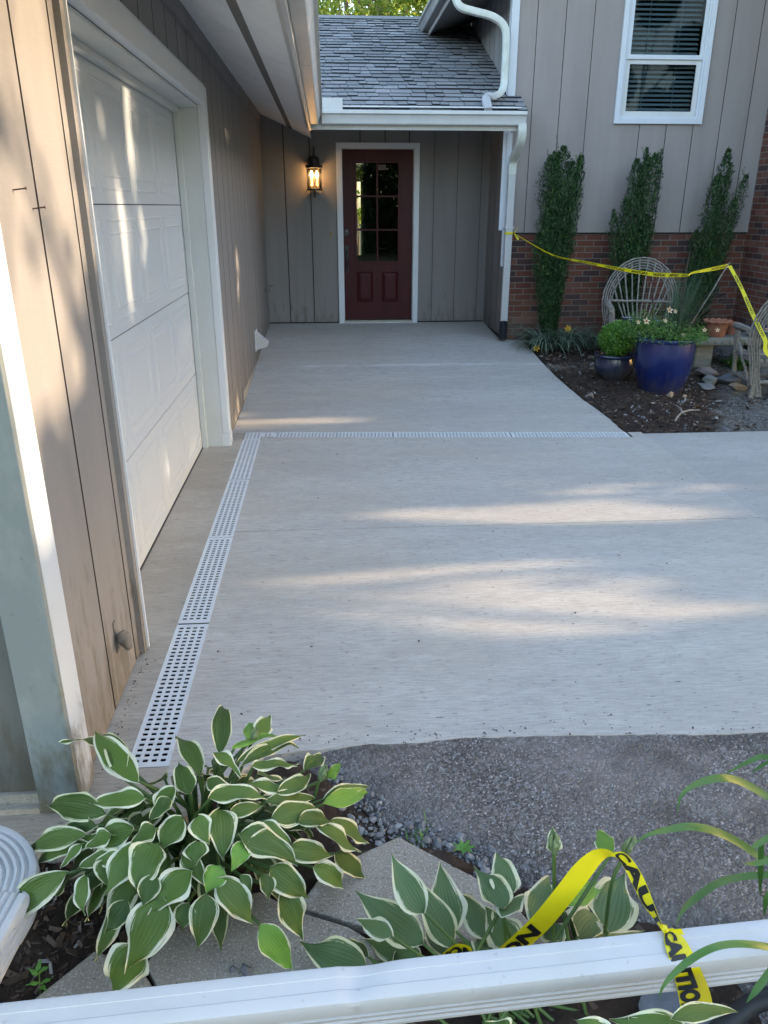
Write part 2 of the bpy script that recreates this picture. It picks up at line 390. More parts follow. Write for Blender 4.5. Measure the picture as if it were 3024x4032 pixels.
# glazed pot
def glaze(name,a,b,brown=.5):
    t=NT(name); z=t.sep()[2]; n=t.noise(5,5,.6,t.map((1,1,.4)))
    col=t.mix(t.ramp(n,[(.35,0.),(.7,1.)]),a,b)
    w=t.math('SUBTRACT',t.noise(7,6,.7,t.map((2.4,2.4,.5))),t.math('MULTIPLY',z,1.6))
    col=t.mix(t.math('MULTIPLY',t.ramp(w,[(.18,0.),(.5,1.)]),brown),col,(.07,.06,.055)); t.col(col).set(.22,.6); t.p.inputs['Coat Weight'].default_value=.25
    t.bump(t.noise(6,3),.1,.006); return t.m
MT['bluepot']=glaze('cobalt_glaze',(.006,.012,.075),(.009,.02,.115),.5); MT['bowl']=glaze('slate_blue_glaze',(.014,.02,.055),(.028,.034,.075),.9)
MT['terra']=stone('terracotta',(.27,.105,.06),(.33,.15,.09)); MT['benchst']=stone('mossy_cast_stone',(.15,.145,.12),(.25,.24,.20),(.09,.10,.06))
t=NT('weathered_twig_wood'); n=t.noise(14,6,.7,t.map((3,3,3))); col=t.mix(t.ramp(n,[(.3,0.),(.7,1.)]),(.13,.11,.09),(.34,.31,.27)); col=t.mix(t.ramp(t.noise(60,3),[(.3,.6),(.42,0.)]),col,(.05,.04,.035)); t.col(col).set(.9,.2); t.bump(t.noise(70,5,.7),.9,.004); MT['twig']=t.m
MT['fabric']=simple('black_cushion_fabric',(.02,.02,.024),rough=.9); MT['scroll']=simple('pale_scroll_print',(.30,.31,.33),rough=.9)
MT['bark']=stone('tree_bark',(.11,.085,.06),(.22,.17,.12))
MT['tape']=None
t=NT('yellow_caution_film'); t.col((.78,.67,.012)).set(.28,.5); t.p.inputs['Transmission Weight'].default_value=0
tr=t.n.new('ShaderNodeBsdfTranslucent'); tr.inputs[0].default_value=(.78,.66,.01,1); mx=t.n.new('ShaderNodeMixShader'); mx.inputs[0].default_value=.3
t.link(t.p.outputs[0],mx.inputs[1]); t.link(tr.outputs[0],mx.inputs[2]); t.link(mx.outputs[0],t.out.inputs[0]); t.bump(t.noise(25,3),.25,.004); MT['tape']=t.m
MT['ink']=simple('black_tape_ink',(.012,.012,.012),rough=.35)
def leafmat(name,cols,trans=.35,rough=.45,tcol=None):
    t=NT(name); r=t.island(); c=t.ramp(r,[(i/(len(cols)-1),k) for i,k in enumerate(cols)])
    t.col(c).set(rough,.4); tr=t.n.new('ShaderNodeBsdfTranslucent')
    if tcol: tr.inputs[0].default_value=(*tcol,1)
    else: t.link(c,tr.inputs[0])
    mx=t.n.new('ShaderNodeMixShader'); mx.inputs[0].default_value=trans
    t.link(t.p.outputs[0],mx.inputs[1]); t.link(tr.outputs[0],mx.inputs[2]); t.link(mx.outputs[0],t.out.inputs[0]); return t.m
MT['yew']=leafmat('holly_leaf',[(.010,.026,.013),(.018,.045,.019),(.03,.075,.026),(.08,.16,.045)],.15,.4)
MT['shoot']=leafmat('holly_highlight_leaf',[(.03,.075,.022),(.06,.125,.03),(.10,.19,.045)],.2,.45)  # lighter green puts the spires' highlights into the stray shoots
MT['box']=leafmat('boxwood_leaf',[(.05,.14,.02),(.10,.25,.03),(.17,.35,.05)],.25,.4)
MT['treeleaf']=leafmat('canopy_leaf',[(.04,.09,.015),(.09,.16,.025),(.17,.22,.035)],.5,.5)
MT['sunleaf']=leafmat('sunlit_canopy_leaf',[(.10,.18,.025),(.22,.30,.04),(.36,.40,.07)],.5,.5)
MT['shade']=leafmat('deep_canopy_leaf',[(.02,.05,.012),(.04,.08,.02)],.25,.5)
MT['blade']=leafmat('daylily_blade',[(.06,.10,.06),(.12,.17,.11),(.22,.27,.20)],.2,.4)
MT['lily']=leafmat('broad_lily_blade',[(.04,.11,.02),(.06,.15,.028),(.08,.18,.035)],.3,.35)
MT['grassb']=leafmat('blue_green_grass',[(.04,.075,.045),(.07,.12,.07),(.11,.17,.10)],.2,.5)
MT['fern']=leafmat('fern_green',[(.05,.12,.02),(.09,.19,.035),(.14,.26,.06)],.3,.5)
MT['stem']=simple('green_stem',(.07,.13,.03),(.05,.09,.025),rough=.5)
MT['petal']=leafmat('pale_peach_petal',[(.75,.52,.30),(.80,.62,.42)],.3,.6); MT['petaly']=leafmat('orange_yellow_petal',[(.80,.38,.03),(.80,.48,.05)],.3,.5)
MT['eye']=simple('red_petal_eye',(.28,.03,.02),rough=.7)
MT['seed']=leafmat('seedling_leaf',[(.10,.26,.04),(.14,.32,.06)],.35,.5)
MT['bud']=simple('hosta_bud_green',(.16,.21,.09),(.10,.14,.07),sc=30,rough=.5)
MT['deadleaf']=leafmat('dead_leaf',[(.09,.06,.045),(.16,.11,.08)],.1,.8)
# hosta leaf: cream margin, radiating veins
def hosta_mat(name,g1,g2,mwid):
    t=NT(name)
    uv=t.n.new('ShaderNodeSeparateXYZ'); t.link(t.tc.outputs['UV'],uv.inputs[0])
    u=t.math('ABSOLUTE',t.math('MULTIPLY',t.math('SUBTRACT',uv.outputs[0],.5),2.0))
    isl=t.island()
    vv=t.n.new('ShaderNodeCombineXYZ'); t.link(t.math('MULTIPLY',uv.outputs[0],26.0),vv.inputs[0]); t.link(t.math('MULTIPLY',uv.outputs[1],3.2),vv.inputs[1]); t.link(t.math('MULTIPLY',isl,40.0),vv.inputs[2])
    nz=t.noise(1.0,4,.6,vv.outputs[0])
    edge=t.math('ADD',u,t.math('MULTIPLY',t.math('SUBTRACT',nz,.5),.62))
    edge=t.math('ADD',edge,t.math('MULTIPLY',t.math('SUBTRACT',isl,.5),.12))
    m=t.ramp(edge,[(mwid,0.),(mwid+.045,1.)])
    veins=t.math('SINE',t.math('MULTIPLY',uv.outputs[0],64.0))
    vm=t.ramp(veins,[(.0,0.),(1.,1.)])
    col=t.mix(isl,g1,g2)
    v2=t.n.new('ShaderNodeCombineXYZ'); t.link(t.math('MULTIPLY',uv.outputs[0],14.0),v2.inputs[0]); t.link(uv.outputs[1],v2.inputs[1]); t.link(t.math('MULTIPLY',isl,17.0),v2.inputs[2])
    stre=t.noise(1.2,4,.6,v2.outputs[0])
    col=t.mix(t.ramp(stre,[(.55,0.),(.66,.4)]),col,(.14,.20,.08))
    col=t.mix(t.math('MULTIPLY',vm,.24),col,tuple(x*1.9 for x in g1))
    col=t.mix(m,col,t.mix(isl,(.64,.61,.36),(.68,.67,.50)))
    wh=t.ramp(t.noise(28,4,.7),[(.76,0.),(.80,.4)]); col=t.mix(wh,col,(.45,.48,.42))
    t.col(col).set(.48,.28); b=t.bump(t.math('ADD',veins,t.math('MULTIPLY',stre,2.0)),.30,.0014)
    tr=t.n.new('ShaderNodeBsdfTranslucent'); t.link(col,tr.inputs[0]); mx=t.n.new('ShaderNodeMixShader'); mx.inputs[0].default_value=.2
    t.link(t.p.outputs[0],mx.inputs[1]); t.link(tr.outputs[0],mx.inputs[2]); t.link(mx.outputs[0],t.out.inputs[0]); return t.m
MT['hosta']=hosta_mat('variegated_hosta_leaf',(.036,.070,.014),(.10,.165,.030),.79)
MT['hostay']=hosta_mat('young_hosta_leaf',(.12,.25,.035),(.15,.30,.05),.93)
MT['hosta2']=hosta_mat('greyer_hosta_leaf',(.075,.125,.05),(.115,.18,.072),.74)

def S(name,mb,mats,**k): return tag(mb.build(name,mats,**k),kind='structure')

# ---------------- ground ----------------
def slabz(y):
    if y<6.9: return 0.0
    if y<8.25: return .085*(y-6.9)/1.35
    return .085+.125*(y-8.25)/2.3
g=MB(); g.add([(-600,-600,-.16),(600,-600,-.16),(600,600,-.16),(-600,600,-.16)],[(0,1,2,3)])
S('ground',g,MT['ground'])
RUN0,RUN1=(-.449,5.878),(2.31,5.694)     # centreline of the cross drain
def runy(x): return RUN0[1]+(x-RUN0[0])*(RUN1[1]-RUN0[1])/(RUN1[0]-RUN0[0])
HW=.0635
sl=MB()
def edgey(x): # ragged front edge of the slab
    if x<-.25: return 1.70
    return 2.085+.02*math.sin(x*3.1)+.012*noise.noise(V(x*6,1,0))+.006*noise.noise(V(x*40,3,0))
# lower slab as fine strips so the front edge is ragged; joint at Y=3.945
def strip(x0,x1,ya,yb,mb,z0=-.10):
    v=[(x0,ya[0],0),(x1,ya[1],0),(x1,yb[1],0),(x0,yb[0],0)]+[(x0,ya[0],z0),(x1,ya[1],z0),(x1,yb[1],z0),(x0,yb[0],z0)]
    mb.add(v,[(0,1,2,3),(4,5,1,0),(6,7,3,2)])
xs=[-.545]+[-.25+i*.03 for i in range(int((2.44+.25)/.03)+1)]+[2.44]
jy=3.945
for a,b in zip(xs[:-1],xs[1:]):
    strip(a,b,(edgey(a),edgey(b)),(jy-.003,jy-.003),sl)
    ta=runy(a)-HW-.004 if a<2.31 else runy(2.31)+HW; tb=runy(b)-HW-.004 if b<=2.312 else runy(2.31)+HW
    if a<2.31<b: tb=ta
    strip(a,b,(jy+.003,jy+.003),(ta,tb),sl)
sl.add([(-.545,1.7,-.1),(2.44,1.7,-.1),(2.44,5.9,-.1),(-.545,5.9,-.1)],[(0,1,2,3)])
sl.add([(-.545,1.7,0),(-.545,5.83,0),(-.545,5.83,-.1),(-.545,1.7,-.1)],[(0,1,2,3)])
sl.add([(2.44,2.0,0),(2.44,5.76,0),(2.44,5.76,-.1),(2.44,2.0,-.1)],[(0,1,2,3)])
# joint floor
sl.add([(-.545,jy-.004,-.008),(2.44,jy-.004,-.008),(2.44,jy+.004,-.008),(-.545,jy+.004,-.008)],[(0,1,2,3)])
# upper slab following its gentle rise; right edge slightly wavy
def redge(y): return 2.31+.02*math.sin(y*2.2)+.008*noise.noise(V(y*9,0,0)) if y<9.42 else 2.08
ys=[5.95+i*.1 for i in range(0,35)]+[9.42,9.421]+[9.5+.105*i for i in range(11)]
prev=None
vv=[];ff=[]
for i,y in enumerate(ys):
    z=slabz(y); e=redge(y)
    vv+= [(-.784,y,z),(e,y,z),(e,y,z-.12)]
    if i: ff+=[(3*i-3,3*i-2,3*i+1,3*i),(3*i-2,3*i-1,3*i+2,3*i+1)]
sl.add(vv,ff)
# wedge between cross drain and straight row Y=5.9
N=24
for i in range(N):
    a=-.449+i*(2.31+.449)/N; b=-.449+(i+1)*(2.31+.449)/N
    sl.add([(a,runy(a)+HW+.004,0),(b,runy(b)+HW+.004,0),(b,5.95,0),(a,5.95,0)],[(0,1,2,3)])
S('concrete_slab',sl,MT['concrete'])
ap=MB(); ap.box(-1.0,-.679,1.70,5.9495,-.1,0.0)
ap.box(-.679,-.545,5.957,5.96,-.1,-.0005) if False else None
S('concrete_apron',ap,MT['apron'])
oc=MB(); oc.box(2.442,9,2.09,5.72,-.1,-.003); S('old_concrete_driveway',oc,MT['oldconc'])
# drain channel
ch=MB()
ch.box(-.679,-.545,1.7,5.96,-.13,-.095); ch.box(-.545,2.32,5.6,5.96,-.135,-.102)
ch.box(-.6768,-.6742,1.95,5.95,-.1,-.0085); ch.box(-.5498,-.5472,1.95,5.80,-.1,-.0085)
for sg_ in (-1,1):
    a_,b_=-.54,2.31; o_=sg_*(HW-.002)
    ch.add([(a_,runy(a_)+o_,-.1),(b_,runy(b_)+o_,-.1),(b_,runy(b_)+o_,-.0085),(a_,runy(a_)+o_,-.0085)],[(0,1,2,3)])
S('drain_channel',ch,MT['channel'])
fr=MB(); fr.box(-.679,-.545,1.70,2.03,-.09,0.0005)
S('slab_end_patch',fr,MT['apron'])
# asphalt
aspts=[]
as_=MB()
def asl(y):
    K=[(2.2,-.2),(2.08,-.15),(1.95,-.06),(1.82,.06),(1.70,.19),(1.58,.36),(1.48,.58),(1.35,.92),(-1.2,1.0)]
    for (a,xa),(b,xb) in zip(K[:-1],K[1:]):
        if y>=b: return xa+(xb-xa)*(a-min(y,a))/(a-b)+.03*noise.noise(V(y*9,7,0))+.018*noise.noise(V(y*31,9,0))
    return 1.0
gx=[i*.05 for i in range(0,121)]; gy=[-1.0+.026*i for i in range(121)]
idx={};
for j,y in enumerate(gy):
    y=min(y,2.12)
    for i,x in enumerate(gx):
        xx=asl(y)*(1-x/6)+x*1.5
        zz=-.004-.035*max(0,.10-x)/.10 -.012*max(0,min(1,(2.0-y)/.3)) - .003*noise.noise(V(xx*3,y*3,0))
        idx[i,j]=len(as_.v); as_.v.append((xx,y,zz))
for j in range(120):
    for i in range(120):
        as_.f.append((idx[i,j],idx[i+1,j],idx[i+1,j+1],idx[i,j+1])); as_.mi.append(0)
S('asphalt_driveway',as_,MT['asphalt'],smooth=True)
# near bed
def nbz(x,y): return -.035+.02*noise.noise(V(x*5,y*5,2))+.012*noise.noise(V(x*17,y*17,3))
nb=MB(); nx,ny=110,80
for j in range(ny+1):
    for i in range(nx+1):
        x=-1.6+2.9*i/nx; y=.3+1.75*j/ny; nb.v.append((x,y,nbz(x,y)+(.022 if y>1.55 and x>-.3 else 0)-.075*max(0,min(1,(x-asl(y)+.01)/.09))))
for j in range(ny):
    for i in range(nx): a=j*(nx+1)+i; nb.f.append((a,a+1,a+nx+2,a+nx+1)); nb.mi.append(0)
S('near_garden_bed',nb,MT['soil'],smooth=True)
# far bed and path
def bedz(x,y): return slabz(y)-.03+.022*noise.noise(V(x*3,y*3,5))+.014*noise.noise(V(x*12,y*12,6))+ .05*max(0,1-abs(x-2.9)/.7)*max(0,1-abs(y-6.9)/1.2)
fb=MB(); nx,ny=100,110
for j in range(ny+1):
    for i in range(nx+1):
        x=2.0+3.1*i/nx; y=5.70+3.8*j/ny; d=0
        if x<2.36: d=-.03
        if y<5.85: d-= .02
        fb.v.append((x,y,bedz(x,y)+d))
for j in range(ny):
    for i in range(nx): a=j*(nx+1)+i; fb.f.append((a,a+1,a+nx+2,a+nx+1)); fb.mi.append(0)
t=NT('bed_soil_to_gravel'); x,y,z=t.sep()
f=t.math('ADD',t.math('SUBTRACT',t.math('MULTIPLY',x,.8),t.math('MULTIPLY',y,.4)),t.math('ADD',t.math('MULTIPLY',t.noise(3,6,.65),.55),-.33))
n=t.noise(9,8,.7); dk=t.mix(t.ramp(n,[(.35,0.),(.65,1.)]),(.028,.020,.016),(.062,.043,.033))
lt=t.mix(t.ramp(t.noise(16,8,.7),[(.35,0.),(.65,1.)]),(.07,.062,.053),(.17,.16,.145)); lt=t.mix(t.ramp(t.vor(90,out='Color'),[(.7,0.),(.85,.6)]),lt,(.30,.29,.275))
sand=t.ramp(t.math('ADD',t.math('ABSOLUTE',t.math('SUBTRACT',y,8.15)),t.math('MULTIPLY',t.noise(5,5),.5)),[(.22,.7),(.42,0.)])
col=t.mix(t.ramp(f,[(-.0,0.),(.16,1.)]),dk,lt); col=t.mix(sand,col,(.24,.215,.18))
t.col(col).set(.95,.15); t.bump(t.noise(45,8,.75),1.0,.014)
S('garden_bed_soil',fb,t.m,smooth=True)
pt=MB(); pt.box(5.1,9,5.72,9.4,-.1,-.01); S('gravel_path',pt,MT['path'])

# scattered bark chips / crumbs (stuff)
def flakes(n,area,zf,size,mat,name,label,aspect=2.2,flatness=.35,seed=1,keep=None):
    r=np.random.default_rng(seed); mb=MB()
    for i in range(n):
        x=r.uniform(area[0],area[1]); y=r.uniform(area[2],area[3])
        if keep and not keep(x,y): continue
        s=size*r.lognormal(0,.45); a=r.uniform(0,6.28); tl=r.normal(0,flatness); z=zf(x,y)+s*.25*r.random()
        d=V(math.cos(a),math.sin(a),tl).normalized(); e=V(-math.sin(a),math.cos(a),r.normal(0,flatness)).normalized(); nn=d.cross(e)
        L=s*aspect*.5; W=s*.5*r.uniform(.5,1); T=s*.12; c=V(x,y,z)
        k=[r.uniform(.6,1) for _ in range(4)]
        b=[c-d*L*k[0]-e*W*.6,c+d*L*k[1]-e*W*k[2],c+d*L*.8+e*W*k[3],c-d*L*k[2]+e*W]
        tp=[p+nn*T for p in b]
        mb.add(b+tp,[(4,5,6,7),(0,1,5,4),(1,2,6,5),(2,3,7,6),(3,0,4,7)])
    return tag(mb.build(name,mat),label,'ground cover',kind='stuff')
pav_polys=[]
def inpoly(x,y,P):
    c=False; n=len(P)
    for i in range(n):
        a,b=P[i],P[(i+1)%n]
        if (a[1]>y)!=(b[1]>y) and x<(b[0]-a[0])*(y-a[1])/(b[1]-a[1])+a[0]: c=not c
    return c

# ---------------- pavers ----------------
PV=[[(860,1806),(1085,1925),(1215,2065),(760,1993),(645,1957),(700,1880)],
    [(641,1966),(753,2001),(1010,2160),(690,2240),(352,2155),(314,2080),(420,1955),(560,1925)],
    [(205,2052),(303,2086),(342,2150),(330,2235),(20,2235),(75,2155)]]
PL=['broad concrete paving stone lying between the two hostas','worn concrete paving stone under the front leaves of the left hosta','small corner of a concrete paving stone in the mulch by the seedling']
for P,lab in zip(PV,PL):
    w=[tuple(onZ(a*1.8228,b*1.8228,.0)[:2]) for a,b in P]; 
    pav_polys.append(w)
    mb=MB(); mb.prism(w,-.05,.0); o=mb.build('paving_stone',MT['paver'],bevel=.006); tag(o,lab,'paving stone','pavers in the near bed')
flakes(9000,(-1.35,-.1,.6,1.75),nbz,.0075,MT['chips'],'bark_mulch','loose dark bark chips and crumbs around the left hosta',2.4,.45,3,
       keep=lambda x,y:not any(inpoly(x,y,w) for w in pav_polys))
flakes(8000,(2.34,4.6,5.78,9.3),lambda x,y:bedz(x,y),.013,MT['chips'],'bed_mulch','dark crumbly soil and bark chips covering the far bed',2.0,.4,4,
       keep=lambda x,y: x>2.36+.01*math.sin(y*9) and ((x-3)-.5*(y-5.8)<.1 or random.random()<.25))
# gravel
gr=MB(); rr=random.Random(5)
gl=[tuple(onZ(a*1.8228,b*1.8228,0)[:2]) for a,b in ((700,1650),(765,1725),(835,1785),(920,1812),(1010,1845),(1095,1890))]
k=0
while k<900:
    s=rr.random()*5; i=int(s); f=s-i; a=gl[i]; b=gl[min(i+1,5)]
    x=a[0]+(b[0]-a[0])*f+rr.gauss(0,.04); y=a[1]+(b[1]-a[1])*f+rr.gauss(0,.05)
    if any(inpoly(x,y,w) for w in pav_polys): k+=1; continue
    sz=min(.022,.0065*math.exp(rr.gauss(0,.5)))
    gr.rock((x,y,-.022+sz*.3),(sz,sz*rr.uniform(.6,.9),sz*rr.uniform(.5,.8)),seed=k,sub=1); k+=1
tag(gr.build('gravel',MT['gravel']),'grey and brown gravel strip between paving stone and asphalt','gravel',kind='stuff')
gr=MB(); rr=random.Random(8)
for k in range(900):
    x=rr.uniform(2.5,4.9); y=rr.uniform(5.8,8.9); 
    if (x-3)-.5*(y-5.8)<rr.uniform(-.9,.2): continue
    sz=min(.03,.009*math.exp(rr.gauss(0,.5))); gr.rock((x,y,bedz(x,y)+sz*.3),(sz,sz*.7,sz*.6),seed=k+900,sub=1)
tag(gr.build('bed_gravel',MT['gravel']),'pale loose stones strewn over the gravelly right side of the far bed','gravel',kind='stuff')

# ---------------- drain grates ----------------
def grate_mesh(L,W,ncol,pitch,hole=(.0172,.0138),ends=.012,thick=.0025):
    """lattice with real holes; local: x across (W), y along (L)"""
    nrow=int((L-2*ends)/pitch); 
    def cuts(n,total,p,h):
        m=(total-(n-1)*p)/2; c=[0]
        for i in range(n): c+=[m+i*p-h/2,m+i*p+h/2]
        return c+[total]
    cx=cuts(ncol,W,W/(ncol+.45),hole[0]); cy=cuts(nrow,L,pitch,hole[1])
    mb=MB(); nx=len(cx); ny=len(cy)
    for z in (0,-thick):
        for y in cy:
            for x in cx: mb.v.append((x-W/2,y,z))
    top=lambda i,j:j*nx+i; bot=lambda i,j:nx*ny+j*nx+i
    F=[]
    for j in range(ny-1):
        for i in range(nx-1):
            if i%2==1 and j%2==1:
                a,b,c,d=(i,j),(i+1,j),(i+1,j+1),(i,j+1)
                for p,q in ((a,b),(b,c),(c,d),(d,a)): F.append((top(*q),top(*p),bot(*p),bot(*q)))
            else:
                F.append((top(i,j),top(i+1,j),top(i+1,j+1),top(i,j+1))); F.append((bot(i,j),bot(i,j+1),bot(i+1,j+1),bot(i+1,j)))
    for i in range(nx-1): F.append((bot(i,0),bot(i+1,0),top(i+1,0),top(i,0))); F.append((top(i,ny-1),top(i+1,ny-1),bot(i+1,ny-1),bot(i,ny-1)))
    for j in range(ny-1): F.append((top(0,j),top(0,j+1),bot(0,j+1),bot(0,j))); F.append((bot(nx-1,j),bot(nx-1,j+1),top(nx-1,j+1),top(nx-1,j)))
    mb.f=F; mb.mi=[0]*len(F); return mb
GX=-.612
def put_grate(L,loc,rz,label,W=.127,ncol=4,pitch=.0272):
    t=thing('drain_grate',loc,label,'drain grate','trench drain grates',rz)
    g=grate_mesh(L,W,ncol,pitch); me=g.v; o=MB(); o.v=g.v;o.f=g.f;o.mi=g.mi
    me=bpy.data.meshes.new('grate'); me.from_pydata(g.v,[],g.f); me.materials.append(MT['grate'])
    ob=bpy.data.objects.new('grate_plate',me); COL.objects.link(ob); ob.parent=t
    rim=MB(); 
    for s in (-1,1): rim.v+=[]; rim.box(s*(W/2+.0015)-.0015,s*(W/2+.0015)+.0015,0,L,-.004,.001)
    rme=bpy.data.meshes.new('rim'); rme.from_pydata(rim.v,[],rim.f); rme.materials.append(MT['grate'])
    ro=bpy.data.objects.new('rim',rme); COL.objects.link(ro); ro.parent=t
    return t
put_grate(.905,(GX,2.034,.0005),0,'nearest perforated drain grate, starting right behind the big hosta along the garage wall')
put_grate(.918,(GX,2.950,.0012),0,'perforated drain grate beside the near half of the garage door, second from the hosta')
put_grate(.935,(GX,3.876,.0002),0,'perforated drain grate at the level of the slab joint, beside the garage door')
put_grate(.925,(GX,4.820,.0008),0,'perforated drain grate just before the corner piece by the far door jamb')
ang=math.atan2(RUN1[1]-RUN0[1],RUN1[0]-RUN0[0])
Ltot=2.765; u=V(math.cos(ang),math.sin(ang),0)
for k,(a,b,lab) in enumerate([(0,.925,'cross drain grate right after the corner piece, seen edge-on'),(.932,1.845,'middle grate of the three in the cross drain'),(1.852,2.765,'last cross drain grate, ending at the soil bed')]):
    p=V(RUN0[0],RUN0[1],0)+u*a
    put_grate(b-a,(p.x,p.y,.0006),ang-math.pi/2,lab)
t=thing('drain_corner_grate',(-.675,5.752,0.0006),'square corner grate joining the two runs of the trench drain','drain grate','trench drain grates')
for (L,W,ox,oy,rz) in ((.20,.127,.0635,0,0),(.098,.127,.1285,.1345,-math.pi/2)):
    g=grate_mesh(L,W,4,.0272); me=bpy.data.meshes.new('grate'); me.from_pydata(g.v,[],g.f); me.materials.append(MT['grate'])
    ob=bpy.data.objects.new('grate_plate',me); COL.objects.link(ob); ob.parent=t; ob.location=(ox,oy,0); ob.rotation_euler=(0,0,rz)

# ---------------- house ----------------
HOUSE=thing('house',(0,10.55,0),'taupe board-sided house with garage, recessed red front door and tall wing on a brick base','house')
def part(name,mb,mat,parent=None,label=None,**k):
    o=mb.build(name,mat,parent or HOUSE,**k)
    if label: o['label']=label
    return o
def siding(axis,c,face,a0,a1,z0,z1,grooves,gw=.013,gd=.012,slit=None,thick=.03):
    """boards facing `face` (+1/-1) along the other axis at coordinate c"""
    mb=MB(); pts=[(a0,0)]
    for g in sorted(grooves):
        if a0+gw<g<a1-gw:
            if slit: pts+=[(g-gw/2,0),(g-gw/2,gd),(g+gw/2-slit,gd),(g+gw/2-slit,gd*2.6),(g+gw/2,gd*2.6),(g+gw/2,0)]
            else: pts+=[(g-gw/2,0),(g-gw/2,gd),(g+gw/2,gd),(g+gw/2,0)]
    pts+=[(a1,0)]
    def P(a,d,z):
        q=c-face*d
        return (a,q,z) if axis=='x' else (q,a,z)
    n=len(pts); vs=[P(a,d,z0) for a,d in pts]+[P(a,d,z1) for a,d in pts]
    for i in range(n-1):
        m=1 if ((max(pts[i][1],pts[i+1][1])>0 and not slit) or (slit and max(pts[i][1],pts[i+1][1])>gd*1.1)) else 0
        f=(i,i+1,n+i+1,n+i)
        if (axis=='x')!=(face<0): f=tuple(reversed(f))
        b=len(mb.v); 
        if i==0: base=b; mb.v+=[tuple(v) for v in vs]
        mb.f.append(tuple(base+j for j in f)); mb.mi.append(m)
    # bottom edge, back
    vb=[P(a0,0.0,z0),P(a1,0.0,z0),P(a1,thick+.03,z0),P(a0,thick+.03,z0),P(a0,thick+.03,z1),P(a1,thick+.03,z1),P(a0,0,z1),P(a1,0,z1)]
    mb.add(vb,[(0,1,2,3),(3,2,5,4),(6,7,5,4),(0,3,4,6),(1,2,5,7)])
    return mb
WX=-.784
gg=[2.33+.3225*i for i in range(-2,26)]
SM=[MT['siding'],MT['groove']]
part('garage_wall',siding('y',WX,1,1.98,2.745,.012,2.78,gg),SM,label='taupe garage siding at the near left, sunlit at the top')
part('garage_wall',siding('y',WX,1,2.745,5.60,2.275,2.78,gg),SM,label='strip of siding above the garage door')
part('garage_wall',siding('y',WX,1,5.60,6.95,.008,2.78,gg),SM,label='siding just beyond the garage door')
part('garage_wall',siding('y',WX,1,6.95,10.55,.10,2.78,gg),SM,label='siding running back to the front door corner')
fd=MB(); 
fd.box(WX-.05,WX-.004,6.9,10.6,-.05,.13); part('foundation_curb',fd,MT['apron'])
# garage door frame
cs=MB()
cs.box(WX-.02,WX+.030,5.592,5.71,.10,2.372); cs.box(WX-.03,WX+.0345,5.590,5.712,.0,.098)
cs.box(WX-.02,WX+.030,2.745,5.5915,2.262,2.372); cs.box(WX+.0005,WX+.018,2.745,5.72,2.372,2.392)
fo=part('garage_door_frame',cs,MT['white'],bevel=.003,label='white casing round the garage door')
cb=MB(); cb.box(WX-.02,WX+.022,2.706,2.7445,.012,2.372); part('casing_side',cb,MT['siding'],fo,label='taupe painted edge of the near casing')
cb=MB(); cb.box(WX-.019,WX+.030,2.7450,2.757,.012,2.261); part('casing_face',cb,MT['white'],fo)
jm=MB()
jm.box(-.955,WX-.0205,5.585,5.5912,.0,2.262); jm.box(-.952,-.915,5.545,5.584,.0,2.235)
jm.box(-.955,WX-.0205,2.757,5.584,2.245,2.2615); jm.box(-.952,-.915,2.757,5.544,2.214,2.2445)
jm.box(-.955,WX-.0205,2.750,2.7565,.0,2.262)
jm.box(-.913,-.83,5.5855,5.5995,.0,2.244) if False else None
part('door_jamb',jm,MT['jamb'],fo,bevel=.002,label='aged cream jamb and stop around the garage door')
# garage door with embossed panels
gd=MB(); DX=-.955
secs=[.006,.556,1.112,1.668,2.226]; cols=[(3.05,3.51),(3.69,4.15),(4.34,4.79),(4.97,5.43)]
cols=[(2.80,3.02)]+[] and cols or [(3.05,3.51),(3.69,4.15),(4.34,4.79),(4.97,5.43)]
for s0,s1 in zip(secs[:-1],secs[1:]):
    z0,z1=s0+.0025,s1-.0025
    ysx=sorted(set([2.76,5.585]+[v for c in cols for v in (c[0]-.03,c[0],c[0]+.012,c[1]-.012,c[1],c[1]+.03)])) 
    zi=[z0,z0+.052,z0+.064,z0+.104,z0+.116,z1-.076,z1-.064,z1-.024+.0,z1]
    zi=[z0,z0+.055,z0+.063,z0+.105,z0+.113,z1-.118,z1-.110,z1-.068,z1-.060,z1]
    # embossed groove rectangles: frame between outer (o) and inner (i)
    gd.box(DX-.03,DX,2.76,5.584,z0,z1)
    for c0,c1 in cols:
        def ring(y0,y1,za,zb,w,h):
            # raised bevelled moulding
            o=[(y0,za),(y1,za),(y1,zb),(y0,zb)]; i=[(y0+w,za+w),(y1-w,za+w),(y1-w,zb-w),(y0+w,zb-w)]
            m=[(y0+w*.5,za+w*.5),(y1-w*.5,za+w*.5),(y1-w*.5,zb-w*.5),(y0+w*.5,zb-w*.5)]
            vs=[(DX+.0004,*p) for p in o]+[(DX+h,*p) for p in m]+[(DX+.0004,*p) for p in i]
            fs=[]
            for a in range(4):
                b=(a+1)%4; fs+=[(a,b,4+b,4+a),(4+a,4+b,8+b,8+a)]
            gd.add(vs,fs)
        ring(c0-.04,c1+.04,z0+.055,z1-.058,.014,.0035); ring(c0,c1,z0+.108,z1-.112,.014,.0035)
gdo=part('garage_door',gd,MT['gdoor'],label='white sectional garage door with raised panels')
sm=MB()
for s in secs[1:-1]: sm.box(DX-.02,DX-.004,2.76,5.584,s-.0024,s+.0024)
part('section_seam',sm,MT['dark'],gdo)
sm=MB(); sm.box(DX-.03,DX+.006,2.76,5.584,.0005,.0075); part('bottom_seal',sm,MT['blackpl'],gdo)
